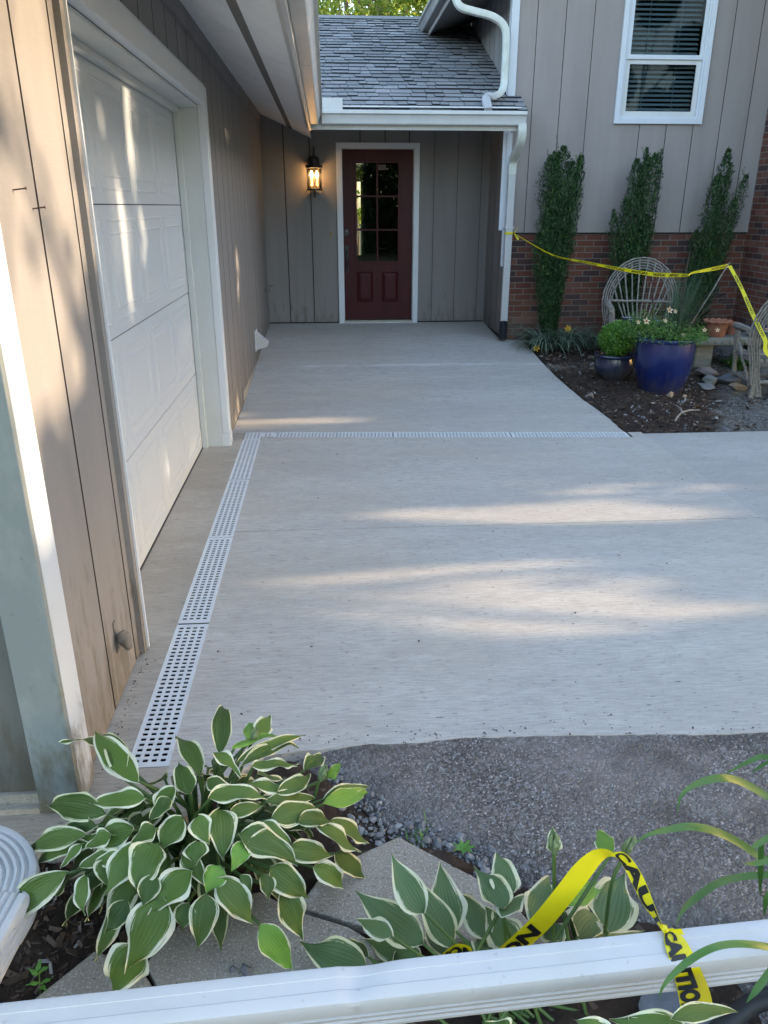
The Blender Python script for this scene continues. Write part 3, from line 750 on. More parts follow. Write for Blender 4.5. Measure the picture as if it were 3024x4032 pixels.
# corner board at near garage corner
cb=MB(); cb.box(WX-.004,WX+.026,1.862,1.979,.02,2.80); cbo=part('corner_board',cb,MT['trimlow'],bevel=.002,label='white corner board with mildewed foot, nearest garage corner')
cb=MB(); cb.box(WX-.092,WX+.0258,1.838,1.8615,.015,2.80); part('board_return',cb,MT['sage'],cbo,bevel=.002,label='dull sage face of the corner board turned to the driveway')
fw=siding('x',1.885,-1,-4.5,WX-.094,.055,3.2,[-4.4+.3*i for i in range(12)]); part('gable_wall',fw,[MT['shadewall'],MT['groove']],label='weathered siding with shade in its dark colour, near end of the garage')
ft=MB(); ft.box(-4.5,WX-.03,1.875,2.1,-.10,.052); ft.box(-4.5,WX-.10,1.85,1.8745,-.08,.02); part('footing',ft,MT['apron'])
# frieze, soffit, fascia, gutter, roof on garage
fz=MB(); fz.box(WX+.001,WX+.022,1.98,10.52,2.60,2.705); part('frieze_board',fz,MT['siding'],label='taupe frieze board under the garage soffit')
def soff(x): return 2.435+(-.16-x)*.4375
sf=MB()
for x0,x1 in ((WX+.0005,-.445),(-.385,-.158)):
    sf.add([(x0,.8,soff(x0)),(x1,.8,soff(x1)),(x1,9.03,soff(x1)),(x0,9.03+(1.5 if x0<-.6 else 1.5),soff(x0))][:3]+[(x0,9.03,soff(x0))],[(0,3,2,1)])
    sf.add([(x0,9.03,soff(x0)),(x1,9.03,soff(x1)),(x1,10.545,soff(x1)),(x0,10.545,soff(x0))],[(0,3,2,1)])
sfo=part('soffit',sf,MT['soffit'],label='pale sloping soffit under the garage eave')
vs_=MB(); vs_.add([(-.445,.8,soff(-.445)+.003),(-.385,.8,soff(-.385)+.003),(-.385,10.5,soff(-.385)+.003),(-.445,10.5,soff(-.445)+.003)],[(0,3,2,1)])
part('soffit_vent',vs_,MT['vent'],sfo)
jt=MB(); jt.add([(-.185,.8,soff(-.185)-.010),(-.150,.8,2.405),(-.150,9.0,2.405),(-.185,9.0,soff(-.185)-.010),(-.185,.8,soff(-.185)),(-.185,9.0,soff(-.185))],[(0,1,2,3),(0,3,5,4)])
part('drip_edge',jt,MT['fascia'],sfo)
fa=MB(); fa.box(-.157,-.137,.8,9.07,2.40,2.585); part('fascia',fa,MT['fascia'],label='fascia board along the garage eave')
GP=[(0,0),(.070,0),(.078,.012),(.082,.045),(.100,.085),(.122,.098),(.122,.128),(.114,.132),(.114,.120),(.004,.120),(0,.128)]  # K-style, a outward, b up
ga=MB(); ga.extr([V(a,0,b) for a,b in GP],V(-.135,.8,2.452),V(-.135,9.075,2.452))
gao=part('gutter',ga,MT['fascia'],smooth=True,angle=25,label='long white gutter over the garage side, seen from below')
st=MB()
for y in (5.35,): st.extr([V(a*1.02,0,b*1.0-.001) for a,b in GP],V(-.135,y,2.452),V(-.135,y+.05,2.452))
part('gutter_joint',st,MT['fascia'],gao)
def roofslab(mb,pts,th=.05):
    n=len(pts); a=[Vector(p) for p in pts]; b=[p-V(0,0,th) for p in a]
    mb.add(a+b,[tuple(range(n)),tuple(range(2*n-1,n-1,-1))]+[(i,n+i,n+(i+1)%n,(i+1)%n) for i in range(n)])
gr_=MB(); roofslab(gr_,[(-.09,.8,2.60),(-.09,9.3,2.60),(-4.3,13.5,4.44),(-4.3,.8,4.44)]); roofslab(gr_,[(-8.5,.8,2.60),(-4.3,.8,4.44),(-4.3,13.5,4.44),(-8.5,13.5,2.60)])
part('garage_roof',gr_,MT['shingle'])
bw=MB(); bw.box(-8,-4.5,1.9,10.5,0,2.7); bw.box(-4.5,WX-.20,10.6,12.6,0,2.6); part('garage_rear_wall',bw,MT['siding'])
db=MB(); db.box(-4.4,-1.0,2.0,10.5,2.79,2.80); part('garage_ceiling',db,MT['dark'])
# ---- entry
EY=10.55
eg=[-.504,-.187,.122,.441,.752,1.055,1.36,1.66,1.965]
part('entry_wall',siding('x',EY,-1,WX,.150,.225,2.78,eg[:2]),SM,label='siding left of the front door, lit by the lantern')
part('entry_wall',siding('x',EY,-1,.150,1.175,2.385,2.78,eg),SM,label='siding above the front door')
part('entry_wall',siding('x',EY,-1,1.175,2.08,.225,2.78,eg,gw=.03,gd=.006,slit=.005),SM,label='siding right of the front door')
part('entry_wall',siding('y',2.08,-1,9.475,EY,.20,2.78,[9.75,10.1]),SM,label='short side wall of the entry recess')
cu=MB(); cu.box(WX,2.08,EY+.012,EY+.1,.1,.2245); cu.box(2.09,2.15,9.5,EY,0,.199); part('entry_curb',cu,MT['dark'])
ec=MB(); ec.box(-.155,2.08,9.0,EY,2.62,2.63); part('entry_ceiling',ec,MT['soffit'])
dfm=MB()
dfm.box(.141,.2085,EY-.026,EY+.03,.215,2.3295); dfm.box(1.1165,1.184,EY-.026,EY+.03,.215,2.3295); dfm.box(.141,1.184,EY-.026,EY+.03,2.33,2.392)
dfm.box(.2086,.216,EY+.0,EY+.09,.24,2.329); dfm.box(1.109,1.1164,EY,EY+.09,.24,2.329); dfm.box(.2161,1.1089,EY,EY+.09,2.321,2.3292)
dfo=part('door_frame',dfm,MT['white'],bevel=.002,label='white front door frame')
th=MB(); th.box(.140,1.186,EY-.035,EY+.03,.206,.2145); thp=part('threshold',th,MT['white'],dfo); th=MB(); th.box(.2086,1.1164,EY-.02,EY+.08,.2147,.243); part('sill_plate',th,MT['alu'],dfo)
dr=MB(); x0,x1=.217,1.108; yf=EY+.045; z0,z1=.248,2.318
lx0,lx1,lz0,lz1=.375,.935,.975,2.180
# slab as frame around lite
dr.box(x0,lx0,yf,yf+.04,z0,z1); dr.box(lx1,x1,yf,yf+.04,z0,z1); dr.box(lx0,lx1,yf,yf+.04,z0,lz0); dr.box(lx0,lx1,yf,yf+.04,lz1,z1)
dro=part('front_door',dr,MT['maroon'],bevel=.001,label='dark red front door with six-pane glass')
lf=MB()
def frame(mb,x0,x1,z0,z1,w,y0,y1):
    mb.box(x0,x0+w,y0,y1,z0,z1); mb.box(x1-w,x1,y0,y1,z0,z1); mb.box(x0+w,x1-w,y0,y1,z0,z0+w); mb.box(x0+w,x1-w,y0,y1,z1-w,z1)
frame(lf,lx0-.014,lx1+.014,lz0-.014,lz1+.014,.030,yf-.010,yf-.0005)
mx=(lx0+lx1)/2; lf.box(mx-.011,mx+.011,yf-.006,yf+.012,lz0+.016,lz1-.016)
for i in (1,2):
    zz=lz0+(lz1-lz0)*i/3
    lf.box(lx0+.016,mx-.0112,yf-.006,yf+.012,zz-.011,zz+.011); lf.box(mx+.0112,lx1-.016,yf-.006,yf+.012,zz-.011,zz+.011)
part('glazing_bars',lf,MT['maroon'],dro,bevel=.003)
pn=MB(); pn.box(lx0,lx1,yf+.014,yf+.018,lz0,lz1); part('glass_pane',pn,MT['dglass'],dro)
for a,b in ((.385,.595),(.715,.925)):
    p=MB(); za,zb=.475,.86
    def ringy(mb,o,i,yo,yi):
        vs=[(o[0],yo,o[2]),(o[1],yo,o[2]),(o[1],yo,o[3]),(o[0],yo,o[3]),(i[0],yi,i[2]),(i[1],yi,i[2]),(i[1],yi,i[3]),(i[0],yi,i[3])]
        mb.add(vs,[(k,(k+1)%4,4+(k+1)%4,4+k) for k in range(4)])
    R0=(a,b,za,zb); R1=(a+.012,b-.012,za+.012,zb-.012); R2=(a+.024,b-.024,za+.024,zb-.024); R3=(a+.045,b-.045,za+.045,zb-.045)
    ringy(p,R0,R1,yf-.0005,yf-.009); ringy(p,R1,R2,yf-.009,yf-.001); ringy(p,R2,R3,yf-.001,yf-.008)
    p.add([(R3[0],yf-.008,R3[2]),(R3[1],yf-.008,R3[2]),(R3[1],yf-.008,R3[3]),(R3[0],yf-.008,R3[3])],[(0,1,2,3)])
    part('door_panel',p,MT['maroon'],dro)
hd=MB(); hx=.257
hd.box(hx-.024,hx+.024,yf-.012,yf-.0005,1.02,1.19); hd.tube([(hx,yf-.02,1.11),(hx,yf-.05,1.09),(hx,yf-.06,1.03),(hx,yf-.055,.93),(hx,yf-.02,.875)],[.010,.011,.012,.011,.009],10)
hd.box(hx-.018,hx+.018,yf-.016,yf-.0005,.85,.925); hd.box(hx-.02,hx+.02,yf-.03,yf-.011,1.12,1.14)
part('door_handle',hd,MT['black'],dro,bevel=.003,smooth=True)
kp=MB(); kp.lathe([(0.034,0),(.036,.006),(.030,.018)],(0,0,0),24); kp.v=[(hx+p[0],yf-p[2],1.345+p[1]*1.5) for p in kp.v]; part('keypad_lock',kp,MT['black'],dro)
kb=MB()
for i,(a,b) in enumerate([(-.014,.018),(0,.026),(.014,.018),(-.014,.002),(.014,.002),(0,.008)]): kb.lathe([(.0042,0),(.0042,.002)],(0,0,0),10); kb.v[-20:]=[(hx+a+p[0],yf-.0185-p[2],1.355+b+p[1]) for p in kb.v[-20:]]
part('keypad_buttons',kb,MT['scroll'],dro)
nt=MB(); nt.box(.668,.765,yf+.0105,yf+.012,2.085,2.147); part('paper_notice',nt,MT['paper'],dro,label='small faded tan notice on the upper right pane')
ir=MB()  # dark hall behind the door
ir.add([(-.5,EY+.12,.2),(2.0,EY+.12,.2),(2.0,EY+3,.2),(-.5,EY+3,.2),(-.5,EY+.12,2.7),(2.0,EY+.12,2.7),(2.0,EY+3,2.7),(-.5,EY+3,2.7)],[(0,1,2,3),(4,7,6,5),(0,3,7,4),(1,5,6,2)])
for (a,b,c,d) in ((-.5,.30,.2,2.7),(.567,2.0,.2,2.7),(.30,.567,.2,.9),(.30,.567,2.03,2.7)): ir.box(a,b,EY+3,EY+3.05,c,d)
part('hall_interior',ir,MT['dark'])
bl=MB(); bl.box(.043,.064,EY-.012,EY-.0005,1.285,1.36); bl.lathe([(.006,0),(.005,.004)],(0,0,0),12); bl.v[-24:]=[(.0535+p[0],EY-.012-p[2],1.322+p[1]) for p in bl.v[-24:]]
part('doorbell',bl,MT['brass'],bevel=.003)
# entry eave / roof
EF=9.07
ef=MB(); ef.box(-.156,2.085,EF,EF+.02,2.412,2.60); part('fascia',ef,MT['fascia'],label='fascia board over the front door recess')
eg_=MB(); eg_.extr([V(0,-a,b) for a,b in GP],V(-.02,EF-.001,2.458),V(2.135,EF-.001,2.458)); part('gutter',eg_,MT['fascia'],smooth=True,angle=25,label='white gutter across the entry')
sg=MB(); sg.box(-.01,.195,8.985,8.988,2.575,2.70); sg.box(.196,.199,8.985,9.2,2.575,2.70); part('splash_guard',sg,MT['fascia'],label='small upright splash guard at the gutter corner')
es=MB(); es.add([(-.156,EF+.02,2.425),(2.085,EF+.02,2.425),(2.085,EF+.42,2.61),(-.156,EF+.42,2.61)],[(0,3,2,1)]); part('entry_soffit',es,MT['soffit'])
# shingled roof with real courses
RS=.4167; NS=.14/math.sqrt(1+RS*RS)
sh=MB(); rr=random.Random(3); row=0; y=9.0
cosr=1/math.sqrt(1+RS*RS); 
def rz(y): return 2.60+RS*(y-9.02)
while y<12.72:
    x=-.15-(max(0,y-9.0))+rr.uniform(-.3,0); xe=2.16 if y<9.44 else 2.075
    dz=.0
    while x<xe:
        w=rr.choice([.09,.11,.14,.17,.2,.24]); th=rr.choice([.012,.015,.019,.022]); xb=min(x+w-.006,xe)
        if xb-x>.02:
            y0=y+rr.uniform(-.010,.010); y1=y+NS*1.25
            a=rz(y0); b=rz(y1)
            sh.add([(x,y0,a+.001),(xb,y0,a+.001),(xb,y1,b+.001),(x,y1,b+.001),(x,y0,a+th),(xb,y0,a+th),(xb,y1,b+.003),(x,y1,b+.003)],[(4,5,6,7)]); sh.add([(x,y0,a-.004),(xb,y0,a-.004),(xb,y0,a+th),(x,y0,a+th),(xb,y1,b+.001),(x,y1,b+.001)],[(0,1,2,3),(1,4,2),(3,5,0)],1)
        x+=w
    y+=NS; row+=1
ro=part('entry_roof',sh,[MT['shingle'],MT['butt']],label='grey shingled roof above the front door')
rc=MB(); yy=12.7
rc.add([(-4.2,yy-.12,rz(yy-.12)+.022),(2.07,yy-.12,rz(yy-.12)+.022),(2.07,yy,rz(yy)+.03),(-4.2,yy,rz(yy)+.03),(2.07,yy+.15,rz(yy)-.04),(-4.2,yy+.15,rz(yy)-.04)],[(0,1,2,3),(3,2,4,5)]); part('ridge_cap',rc,MT['shingle'],ro)
rb=MB(); roofslab(rb,[(-.10,9.02,2.598),(2.14,9.02,2.598),(2.14,9.44,rz(9.44)-.004),(-.6,9.5,rz(9.5)-.004)],.03); roofslab(rb,[(-.12,9.45,rz(9.45)-.004),(2.075,9.45,rz(9.45)-.004),(2.075,12.7,rz(12.7)-.004),(-4.2,12.7,rz(12.7)-.004)],.03)
roofslab(rb,[(-4.2,12.72,rz(12.7)-.004),(2.075,12.72,rz(12.7)-.004),(2.075,16,2.7),(-4.2,16,2.7)],.03); part('roof_deck',rb,MT['shingle'],ro)
# ---- wing
WY=9.45
wg=[2.282+.3105*i for i in range(9)]
WS=[MT['siding_wing'],MT['groove']]
kw=dict(gw=.045,gd=.006,slit=.006)
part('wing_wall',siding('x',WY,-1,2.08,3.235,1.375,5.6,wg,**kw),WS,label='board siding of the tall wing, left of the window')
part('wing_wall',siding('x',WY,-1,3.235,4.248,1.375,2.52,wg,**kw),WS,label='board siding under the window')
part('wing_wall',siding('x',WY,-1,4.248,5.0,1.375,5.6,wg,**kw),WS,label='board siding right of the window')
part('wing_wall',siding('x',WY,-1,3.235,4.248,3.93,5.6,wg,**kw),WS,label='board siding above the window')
part('wing_wall',siding('y',2.08,-1,WY+.001,15,2.70,5.6,[9.7+.31*i for i in range(17)],gw=.012),SM,label='shaded side wall of the wing above the entry roof')
bk=MB(); bk.box(2.095,5.0,WY+.012,WY+.12,.0,1.368); part('brick_wall',bk,MT['brickx'],label='low red brick wall under the wing siding')
bk=MB(); bk.box(5.0,5.2,7.9,WY+.2,.0,5.4); part('brick_wall',bk,MT['bricky'],label='brick wall returning toward the viewer at the right edge')
bk=MB(); bk.box(5.2,9,7.9,8.1,0,5.4); part('brick_wall',bk,MT['brickx'],label='brick front of the far right block')
fl=MB(); fl.box(2.09,4.99,WY+.004,WY+.011,1.355,1.374); part('base_flashing',fl,MT['dark'])
cb=MB(); cb.box(2.018,2.10,WY-.022,WY+.0,2.73,5.5); cb.box(2.018,2.04,WY,WY+.09,2.73,5.5); part('corner_board',cb,MT['white'],label='white corner board of the wing above the roof')
cb=MB(); cb.box(2.060,2.088,WY-.03,WY+.02,2.68,2.729); part('flashing',cb,MT['white'])
cb=MB(); cb.box(2.0,2.0799,WY-.0,WY+.022,1.40,2.45); cb.box(2.04,2.1,WY-.012,WY-.001,1.0,2.42); part('corner_board',cb,MT['white'],label='narrow white board behind the lower downspout')
# window
wf=MB(); wx0,wx1,wz0,wz1=3.235,4.248,2.52,3.93
frame(wf,wx0,wx1,wz0,wz1,.055,WY-.03,WY+.03)
wfo=part('window_frame',wf,MT['white'],bevel=.003,label='white framed upper window')
wi=MB(); frame(wi,wx0+.056,wx1-.056,wz0+.056,wz1-.056,.022,WY-.012,WY+.05); part('window_stop',wi,MT['white'],wfo)
zs=3.16
sa=MB(); frame(sa,wx0+.08,wx1-.08,wz0+.079,zs+.0,.050,WY+.012,WY+.035); part('sash',sa,MT['fascia'],wfo,label='lower sash')
sa=MB(); frame(sa,wx0+.08,wx1-.08,zs+.001,wz1-.079,.038,WY-.004,WY+.011); part('sash',sa,MT['white'],wfo,label='upper sash')
sa=MB(); sa.box(wx0+.08,wx1-.08,WY-.008,WY-.0045,zs-.004,zs+.034); part('meeting_rail',sa,MT['white'],wfo)
gp=MB(); gp.box(wx0+.12,wx1-.12,WY+.024,WY+.027,wz0+.12,zs-.045); gp.box(wx0+.11,wx1-.11,WY+.002,WY+.005,zs+.036,wz1-.11); part('glass_pane',gp,MT['glass'],wfo)
bs=MB(); z=wz0+.12
while z<wz1-.1:
    bs.add([(wx0+.1,WY+.10,z-.019),(wx1-.1,WY+.10,z-.019),(wx1-.1,WY+.14,z+.011),(wx0+.1,WY+.14,z+.011)],[(0,1,2,3)]); z+=.046
for xx in (wx0+.33,wx1-.33): bs.box(xx-.002,xx+.002,WY+.095,WY+.099,wz0+.1,wz1-.1)
part('blind',bs,MT['blind'],wfo)
rm=MB(); rm.add([(3.2,WY+.2,2.4),(4.3,WY+.2,2.4),(4.3,WY+1.5,2.4),(3.2,WY+1.5,2.4),(3.2,WY+.2,4),(4.3,WY+.2,4),(4.3,WY+1.5,4),(3.2,WY+1.5,4)],[(0,1,2,3),(4,7,6,5),(0,3,7,4),(1,5,6,2),(3,2,6,7)]); rm.box(3.69,3.79,WY+.25,WY+.27,2.4,4)
part('room_interior',rm,MT['dark'],wfo)
# wing eave above entry roof
we=MB(); we.extr([V(-a,0,b) for a,b in GP],V(1.42,9.25,3.84),V(1.42,12.12,3.84)); MT['oldgutter']=paint('tarnished_shaded_gutter',(.17,.16,.155),rough=.35,amt=.5,sc=5,dirt=(.30,.29,.27)); part('gutter',we,MT['oldgutter'],smooth=True,angle=25,label='upper gutter of the wing eave, dark from below')  # weathered bronze, with the dark shading also put into its colour
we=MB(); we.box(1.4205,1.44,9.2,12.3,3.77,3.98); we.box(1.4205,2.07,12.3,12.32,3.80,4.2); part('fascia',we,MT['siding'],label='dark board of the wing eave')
we=MB(); we.add([(1.44,9.2,3.80),(2.08,9.2,4.02),(2.08,12.3,4.02),(1.44,12.3,3.80)],[(0,3,2,1)]); part('wing_soffit',we,MT['siding'])
we=MB(); roofslab(we,[(1.36,9.05,4.0),(1.36,12.35,4.0),(5.4,12.35,5.7),(5.4,9.05,5.7)],.04); roofslab(we,[(5.4,9.05,5.7),(5.4,12.35,5.7),(9.4,12.35,4.0),(9.4,9.05,4.0)],.04); part('wing_roof',we,MT['shingle'])
# downspouts
def dsprof(w,d,ribs=3,rd=.004):
    """rounded rectangle with grooves on the wide faces; a: width, b: depth"""
    P=[]; h=w/2; q=d/2; r=.008
    def side(L,fixed,flip):
        out=[]; n=ribs
        seg=L/(2*n+1)
        for i in range(2*n+1):
            o=rd if i%2 else 0
            out+=[(-L/2+i*seg+.0008,o),(-L/2+(i+1)*seg-.0008,o)]
        return out
    for a,o in side(w-2*r,q,0): P.append((a,-q+o))
    P+=[(h-r*.3,-q+r*.3),(h,-q+r)]
    P+=[(h,q-r),(h-r*.3,q-r*.3)]
    for a,o in side(w-2*r,q,0): P.append((-a,q-o))
    P+=[(-h+r*.3,q-r*.3),(-h,q-r),(-h,-q+r),(-h+r*.3,-q+r*.3)]
    return P
pr=dsprof(.082,.062)
ds=MB(); ds.sweep([(2.100,9.37,2.02),(2.100,9.37,.36)],pr,V(1,0,0))
dso=part('downspout',ds,MT['pipewhite'],label='white downspout beside the entry with yellow tape tied round it')
el=MB(); pth=catmull([(2.100,9.02,2.475),(2.105,9.02,2.39),(2.105,9.07,2.30),(2.100,9.22,2.20),(2.098,9.34,2.13),(2.098,9.37,2.0)],6); el.sweep(pth,dsprof(.088,.066),V(1,0,0)); part('elbow',el,MT['pipeold'],dso,smooth=True,angle=35)
stp=MB(); stp.box(2.045,2.155,9.333,9.41,1.42,1.44); part('strap',stp,MT['pipewhite'],dso)
bc=MB(); zz=.37; pr2=[]
path=[];rad=[]
for i in range(20): path.append((2.10-.0006*i,9.37-.002*i,.375-.011*i)); rad.append(.052 if i%2 else .044)
bc.tube(path,rad,20); part('corrugated_pipe',bc,MT['blackpl'],dso)
ud=MB(); pth=catmull([(1.40,9.36,3.82),(1.40,9.36,3.68),(1.46,9.36,3.595),(1.60,9.37,3.56),(1.80,9.39,3.52),(1.93,9.40,3.44),(1.965,9.40,3.30),(1.965,9.40,2.98),(1.955,9.38,2.87),(1.90,9.30,2.79),(1.82,9.22,2.755)],7)
ud.sweep(pth,dsprof(.082,.066),V(0,1,0)); udo=part('downspout',ud,MT['pipeold'],smooth=True,angle=35,label='mildewed upper downspout bending onto the entry roof')
ue=MB(); pth=catmull([(1.83,9.20,2.75),(1.76,9.17,2.745),(1.72,9.12,2.715),(1.72,9.03,2.65),(1.725,8.99,2.60)],6); ue.sweep(pth,dsprof(.080,.066),V(0,1,0) if False else [V(0,1,0)]*6+[V(.5,1,0)]*3+[V(1,.6,0)]*3+[V(1,0,0)]*(len(pth)-12)); part('elbow',ue,MT['pipewhite'],udo,smooth=True,angle=35)

# ---------------- wall fittings ----------------
# lantern
LX,LY=-.135,EY-.115
lt=thing('wall_lantern',(LX,EY,2.08),'lit black wall lantern with crossed wires left of the front door','wall lantern')
lz0,lz1=1.865,2.10; hw=.093
m=MB(); m.tube([(LX+.005,EY-.03,2.345),(LX+.004,EY-.07,2.29),(LX,LY,2.23),(LX,LY,2.2)],[.007,.009,.010,.012],8); m.box(LX-.035,LX+.04,EY-.02,EY-.0005,2.06,2.24); m.tube([(LX,EY-.02,2.2),(LX,EY-.06,2.28),(LX,EY-.05,2.33)],.007,8); part('bracket',m,MT['black'],lt)
m=MB(); m.lathe([(.012,.135),(.055,.12),(.073,.10),(.075,.038),(.104,.028),(.108,.012),(.102,.0)],(LX,LY,lz1),28); part('cap',m,MT['black'],lt,smooth=True)
m=MB(); m.lathe([(hw+.005,0),(hw+.005,.022),(hw-.012,.026)],(LX,LY,lz0-.022),6*4); m.tube([(LX,LY,lz0-.02),(LX,LY,lz0-.10)],.011,10); part('base_ring',m,MT['black'],lt)
m=MB()
for k in range(6):
    a=2*math.pi*(k+.5)/6+.25; b=2*math.pi*(k+1.5)/6+.25
    p=lambda a,z:(LX+hw*math.cos(a),LY+hw*math.sin(a),z)
    m.tube([p(a,lz0),p(a,lz1)],.0035,6)
    m.tube([p(a,lz0),p(b,lz1)],.0022,6); m.tube([p(b,lz0),p(a,lz1)],.0022,6)
for s in (-1,1): m.tube(catmull([(LX+s*.09,LY-.01,lz0-.02),(LX+s*.115,LY-.01,lz0-.045),(LX+s*.08,LY-.01,lz0-.065),(LX+s*.03,LY-.01,lz0-.055)],6),.0028,6)
part('wire_cage',m,MT['black'],lt)
m=MB(); m.lathe([(.083,.0),(.083,lz1-lz0)],(LX,LY,lz0),28); m.f=m.f[:-2]; m.mi=m.mi[:-2]; part('glass_cylinder',m,MT['lglass'],lt,smooth=True)
m=MB()
for s in (-1,1): m.lathe([(.006,.0),(.017,.02),(.020,.035),(.014,.06),(.003,.085)],(LX+s*.032,LY-.01,1.985),14)
part('candle_bulb',m,MT['bulb'],lt,smooth=True)
m=MB()
for s in (-1,1): m.lathe([(.014,.0),(.014,.09)],(LX+s*.032,LY-.01,1.893),14)
part('candle_sleeve',m,MT['candle'],lt,smooth=True)
pl=bpy.data.lights.new('lantern_glow','POINT'); pl.energy=.45; pl.color=(1,.55,.22); pl.shadow_soft_size=.03
plo=bpy.data.objects.new('lantern_glow',pl); COL.objects.link(plo); plo.parent=lt; plo.location=(0,LY-EY-.005,2.01-2.08)
# vent hood
p0=onX(900+285*.3617,1250+180*.3617,WX)
vh=thing('vent_hood',(WX,8.42,.33),'white plastic vent hood low on the garage wall near the entry','vent hood')
m=MB(); y0,y1=8.34,8.54; prof=[V(0,0,.09),V(0,0,-.09),V(.115,0,-.055),V(.13,0,-.04),V(.125,0,-.02)]
m.extr(prof,V(WX+.001,y0,.325),V(WX+.001,y1,.325)); m.f=m.f; part('hood',m,MT['pipewhite'],vh,bevel=.003)
m=MB(); m.box(WX+.0005,WX+.008,y0-.012,y1+.012,.225,.43); part('backplate',m,MT['white'],vh)
# spigots
def spigot(y,z,lab,s=1.0,cover=False):
    t=thing('hose_bib',(WX,y,z),lab,'outdoor faucet')
    m=MB(); m.tube([(WX,y,z),(WX+.05*s,y,z-.005)],.014*s,12); m.tube(catmull([(WX+.045*s,y,z),(WX+.075*s,y,z-.005),(WX+.09*s,y,z-.04*s)],5),.013*s,12); m.lathe([(.028*s,0),(.028*s,.006)],(0,0,0),16); m.v[-32:]=[(WX+q[2],y+q[0],z+q[1]) for q in m.v[-32:]]
    part('spout',m,MT['galv'],t,smooth=True)
    m=MB(); m.tube([(WX+.055*s,y,z),(WX+.085*s,y,z+.045*s)],.007*s,8); part('stem',m,MT['galv'],t)
    m=MB(); m.lathe([(.024*s,-.004),(.028*s,0),(.024*s,.004)],(WX+.088*s,y,z+.05*s),14); part('wheel',m,MT['galv'],t)
    return t
spigot(10.0,.70,'small metal outdoor faucet on the wall by the front door corner')
p=onX(1390*.0+455,1245*.0+2520,WX)
sp=spigot(p.y,p.z,'hose faucet with a paint-spattered cover low on the near garage wall',.45)
m=MB(); m.tube([(WX+.02,p.y,p.z+.03),(WX+.03,p.y-.005,p.z+.01),(WX+.045,p.y,p.z-.035)],[.018,.026,.012],12); part('cover',m,MT['siding'],sp,smooth=True)
m=MB(); q1=onX(690*.663,1800+950*.663,WX+.004); q2=onX(685*.663,1800+1190*.663,WX+.004); m.box(WX+.0005,WX+.005,p.y-.012,p.y+.012,q2.z,q1.z); part('mounting_strip',m,MT['siding'],sp)
for (x,y,l) in ((50,748,'upper rusty nail stuck in the sunlit siding'),(128,822,'lower rusty nail stuck in the siding beside the groove')):
    q=onX(x,y,WX); m=MB(); m.tube([q,q+V(.032,.0,.004)],.0018,6); m.tube([q+V(.032,0,.004),q+V(.034,0,.004)],.004,8); tag(m.build('nail',MT['rust']),l,'nail','nails in the near siding')

# ---------------- pots, rocks ----------------
def pot(name,c,prof,mat,label,cat,soilr,soilz):
    t=thing(name,c,label,cat); m=MB(); m.lathe(prof,c,56); part('pot_body',m,mat,t,smooth=True,angle=30)
    m=MB(); m.lathe([(soilr,soilz-.01),(soilr,soilz)],c,32); part('potting_soil',m,MT['soil'],t); return t
PC=(3.17,7.16,-.0); z0=bedz(PC[0],PC[1])-.02
PC=(PC[0],PC[1],z0)
pot('blue_planter',PC,[(.185,0),(.19,.01),(.225,.10),(.252,.22),(.264,.34),(.266,.44),(.262,.478),(.262,.488),(.274,.495),(.276,.512),(.268,.522),(.252,.522),(.245,.50),(.24,.30)],MT['bluepot'],'large glossy cobalt blue planter full of grass and flowers','planter',.243,.47)
BC=(2.865,7.62,bedz(2.865,7.62)-.01)
pot('blue_bowl_planter',BC,[(.13,0),(.14,.008),(.185,.07),(.198,.13),(.192,.19),(.188,.215),(.205,.225),(.21,.238),(.203,.25),(.188,.25),(.180,.23),(.18,.1)],MT['bowl'],'small low slate-blue bowl planter holding the round boxwood','planter',.182,.215)
# boxwood
def leaf_cloud(name,P,D,N,L,W,mat,parent=None,label=None):
    """P centres, D directions, N normals (n,3); rhombic folded leaves"""
    D/= np.linalg.norm(D,axis=1,keepdims=True)+1e-9
    Sd=np.cross(D,N); Sd/=np.linalg.norm(Sd,axis=1,keepdims=True)+1e-9
    n=len(P); L=np.broadcast_to(L,(n,))[:,None]; W=np.broadcast_to(W,(n,))[:,None]
    v=np.stack([P-D*L*.5,P+Sd*W*.5+D*L*.05,P+D*L*.5,P-Sd*W*.5+D*L*.05],1).reshape(-1,3)
    if parent is not None:
        inv=np.array(world_inv(parent)); v=v@inv[:3,:3].T+inv[:3,3]
    me=bpy.data.meshes.new(name); me.vertices.add(4*n); me.vertices.foreach_set('co',v.astype(np.float32).ravel())
    me.loops.add(4*n); me.loops.foreach_set('vertex_index',np.arange(4*n,dtype=np.int32)); me.polygons.add(n)
    me.polygons.foreach_set('loop_start',np.arange(0,4*n,4,dtype=np.int32)); me.polygons.foreach_set('loop_total',np.full(n,4,dtype=np.int32))
    me.update(); me.validate(); me.materials.append(mat)
    o=bpy.data.objects.new(name,me); COL.objects.link(o)
    if parent is not None: o.parent=parent
    if label: o['label']=label
    return o
def rdir(n,r): d=r.normal(size=(n,3)); return d/np.linalg.norm(d,axis=1,keepdims=True)
r=np.random.default_rng(11); n=5000; d=rdir(n,r); c=np.array([BC[0]+.0,BC[1],BC[2]+.40])
lump=np.array([.012*noise.noise(Vector(x*4)) + .02*noise.noise(Vector(x*9)) for x in d])
rad=(.165+lump*1.5)*r.uniform(.80,1.05,n)
P=c+d*rad[:,None]*np.array([1.05,1.0,1.0]); 
bxw=thing('boxwood',(BC[0],BC[1],BC[2]+.215),'clipped round bright green boxwood ball growing in the small bowl','shrub')
leaf_cloud('foliage',P,d*.6+rdir(n,r)*.7+np.array([0,0,.3]),d+rdir(n,r)*.5,r.uniform(.018,.028,n),.013,MT['box'],bxw)
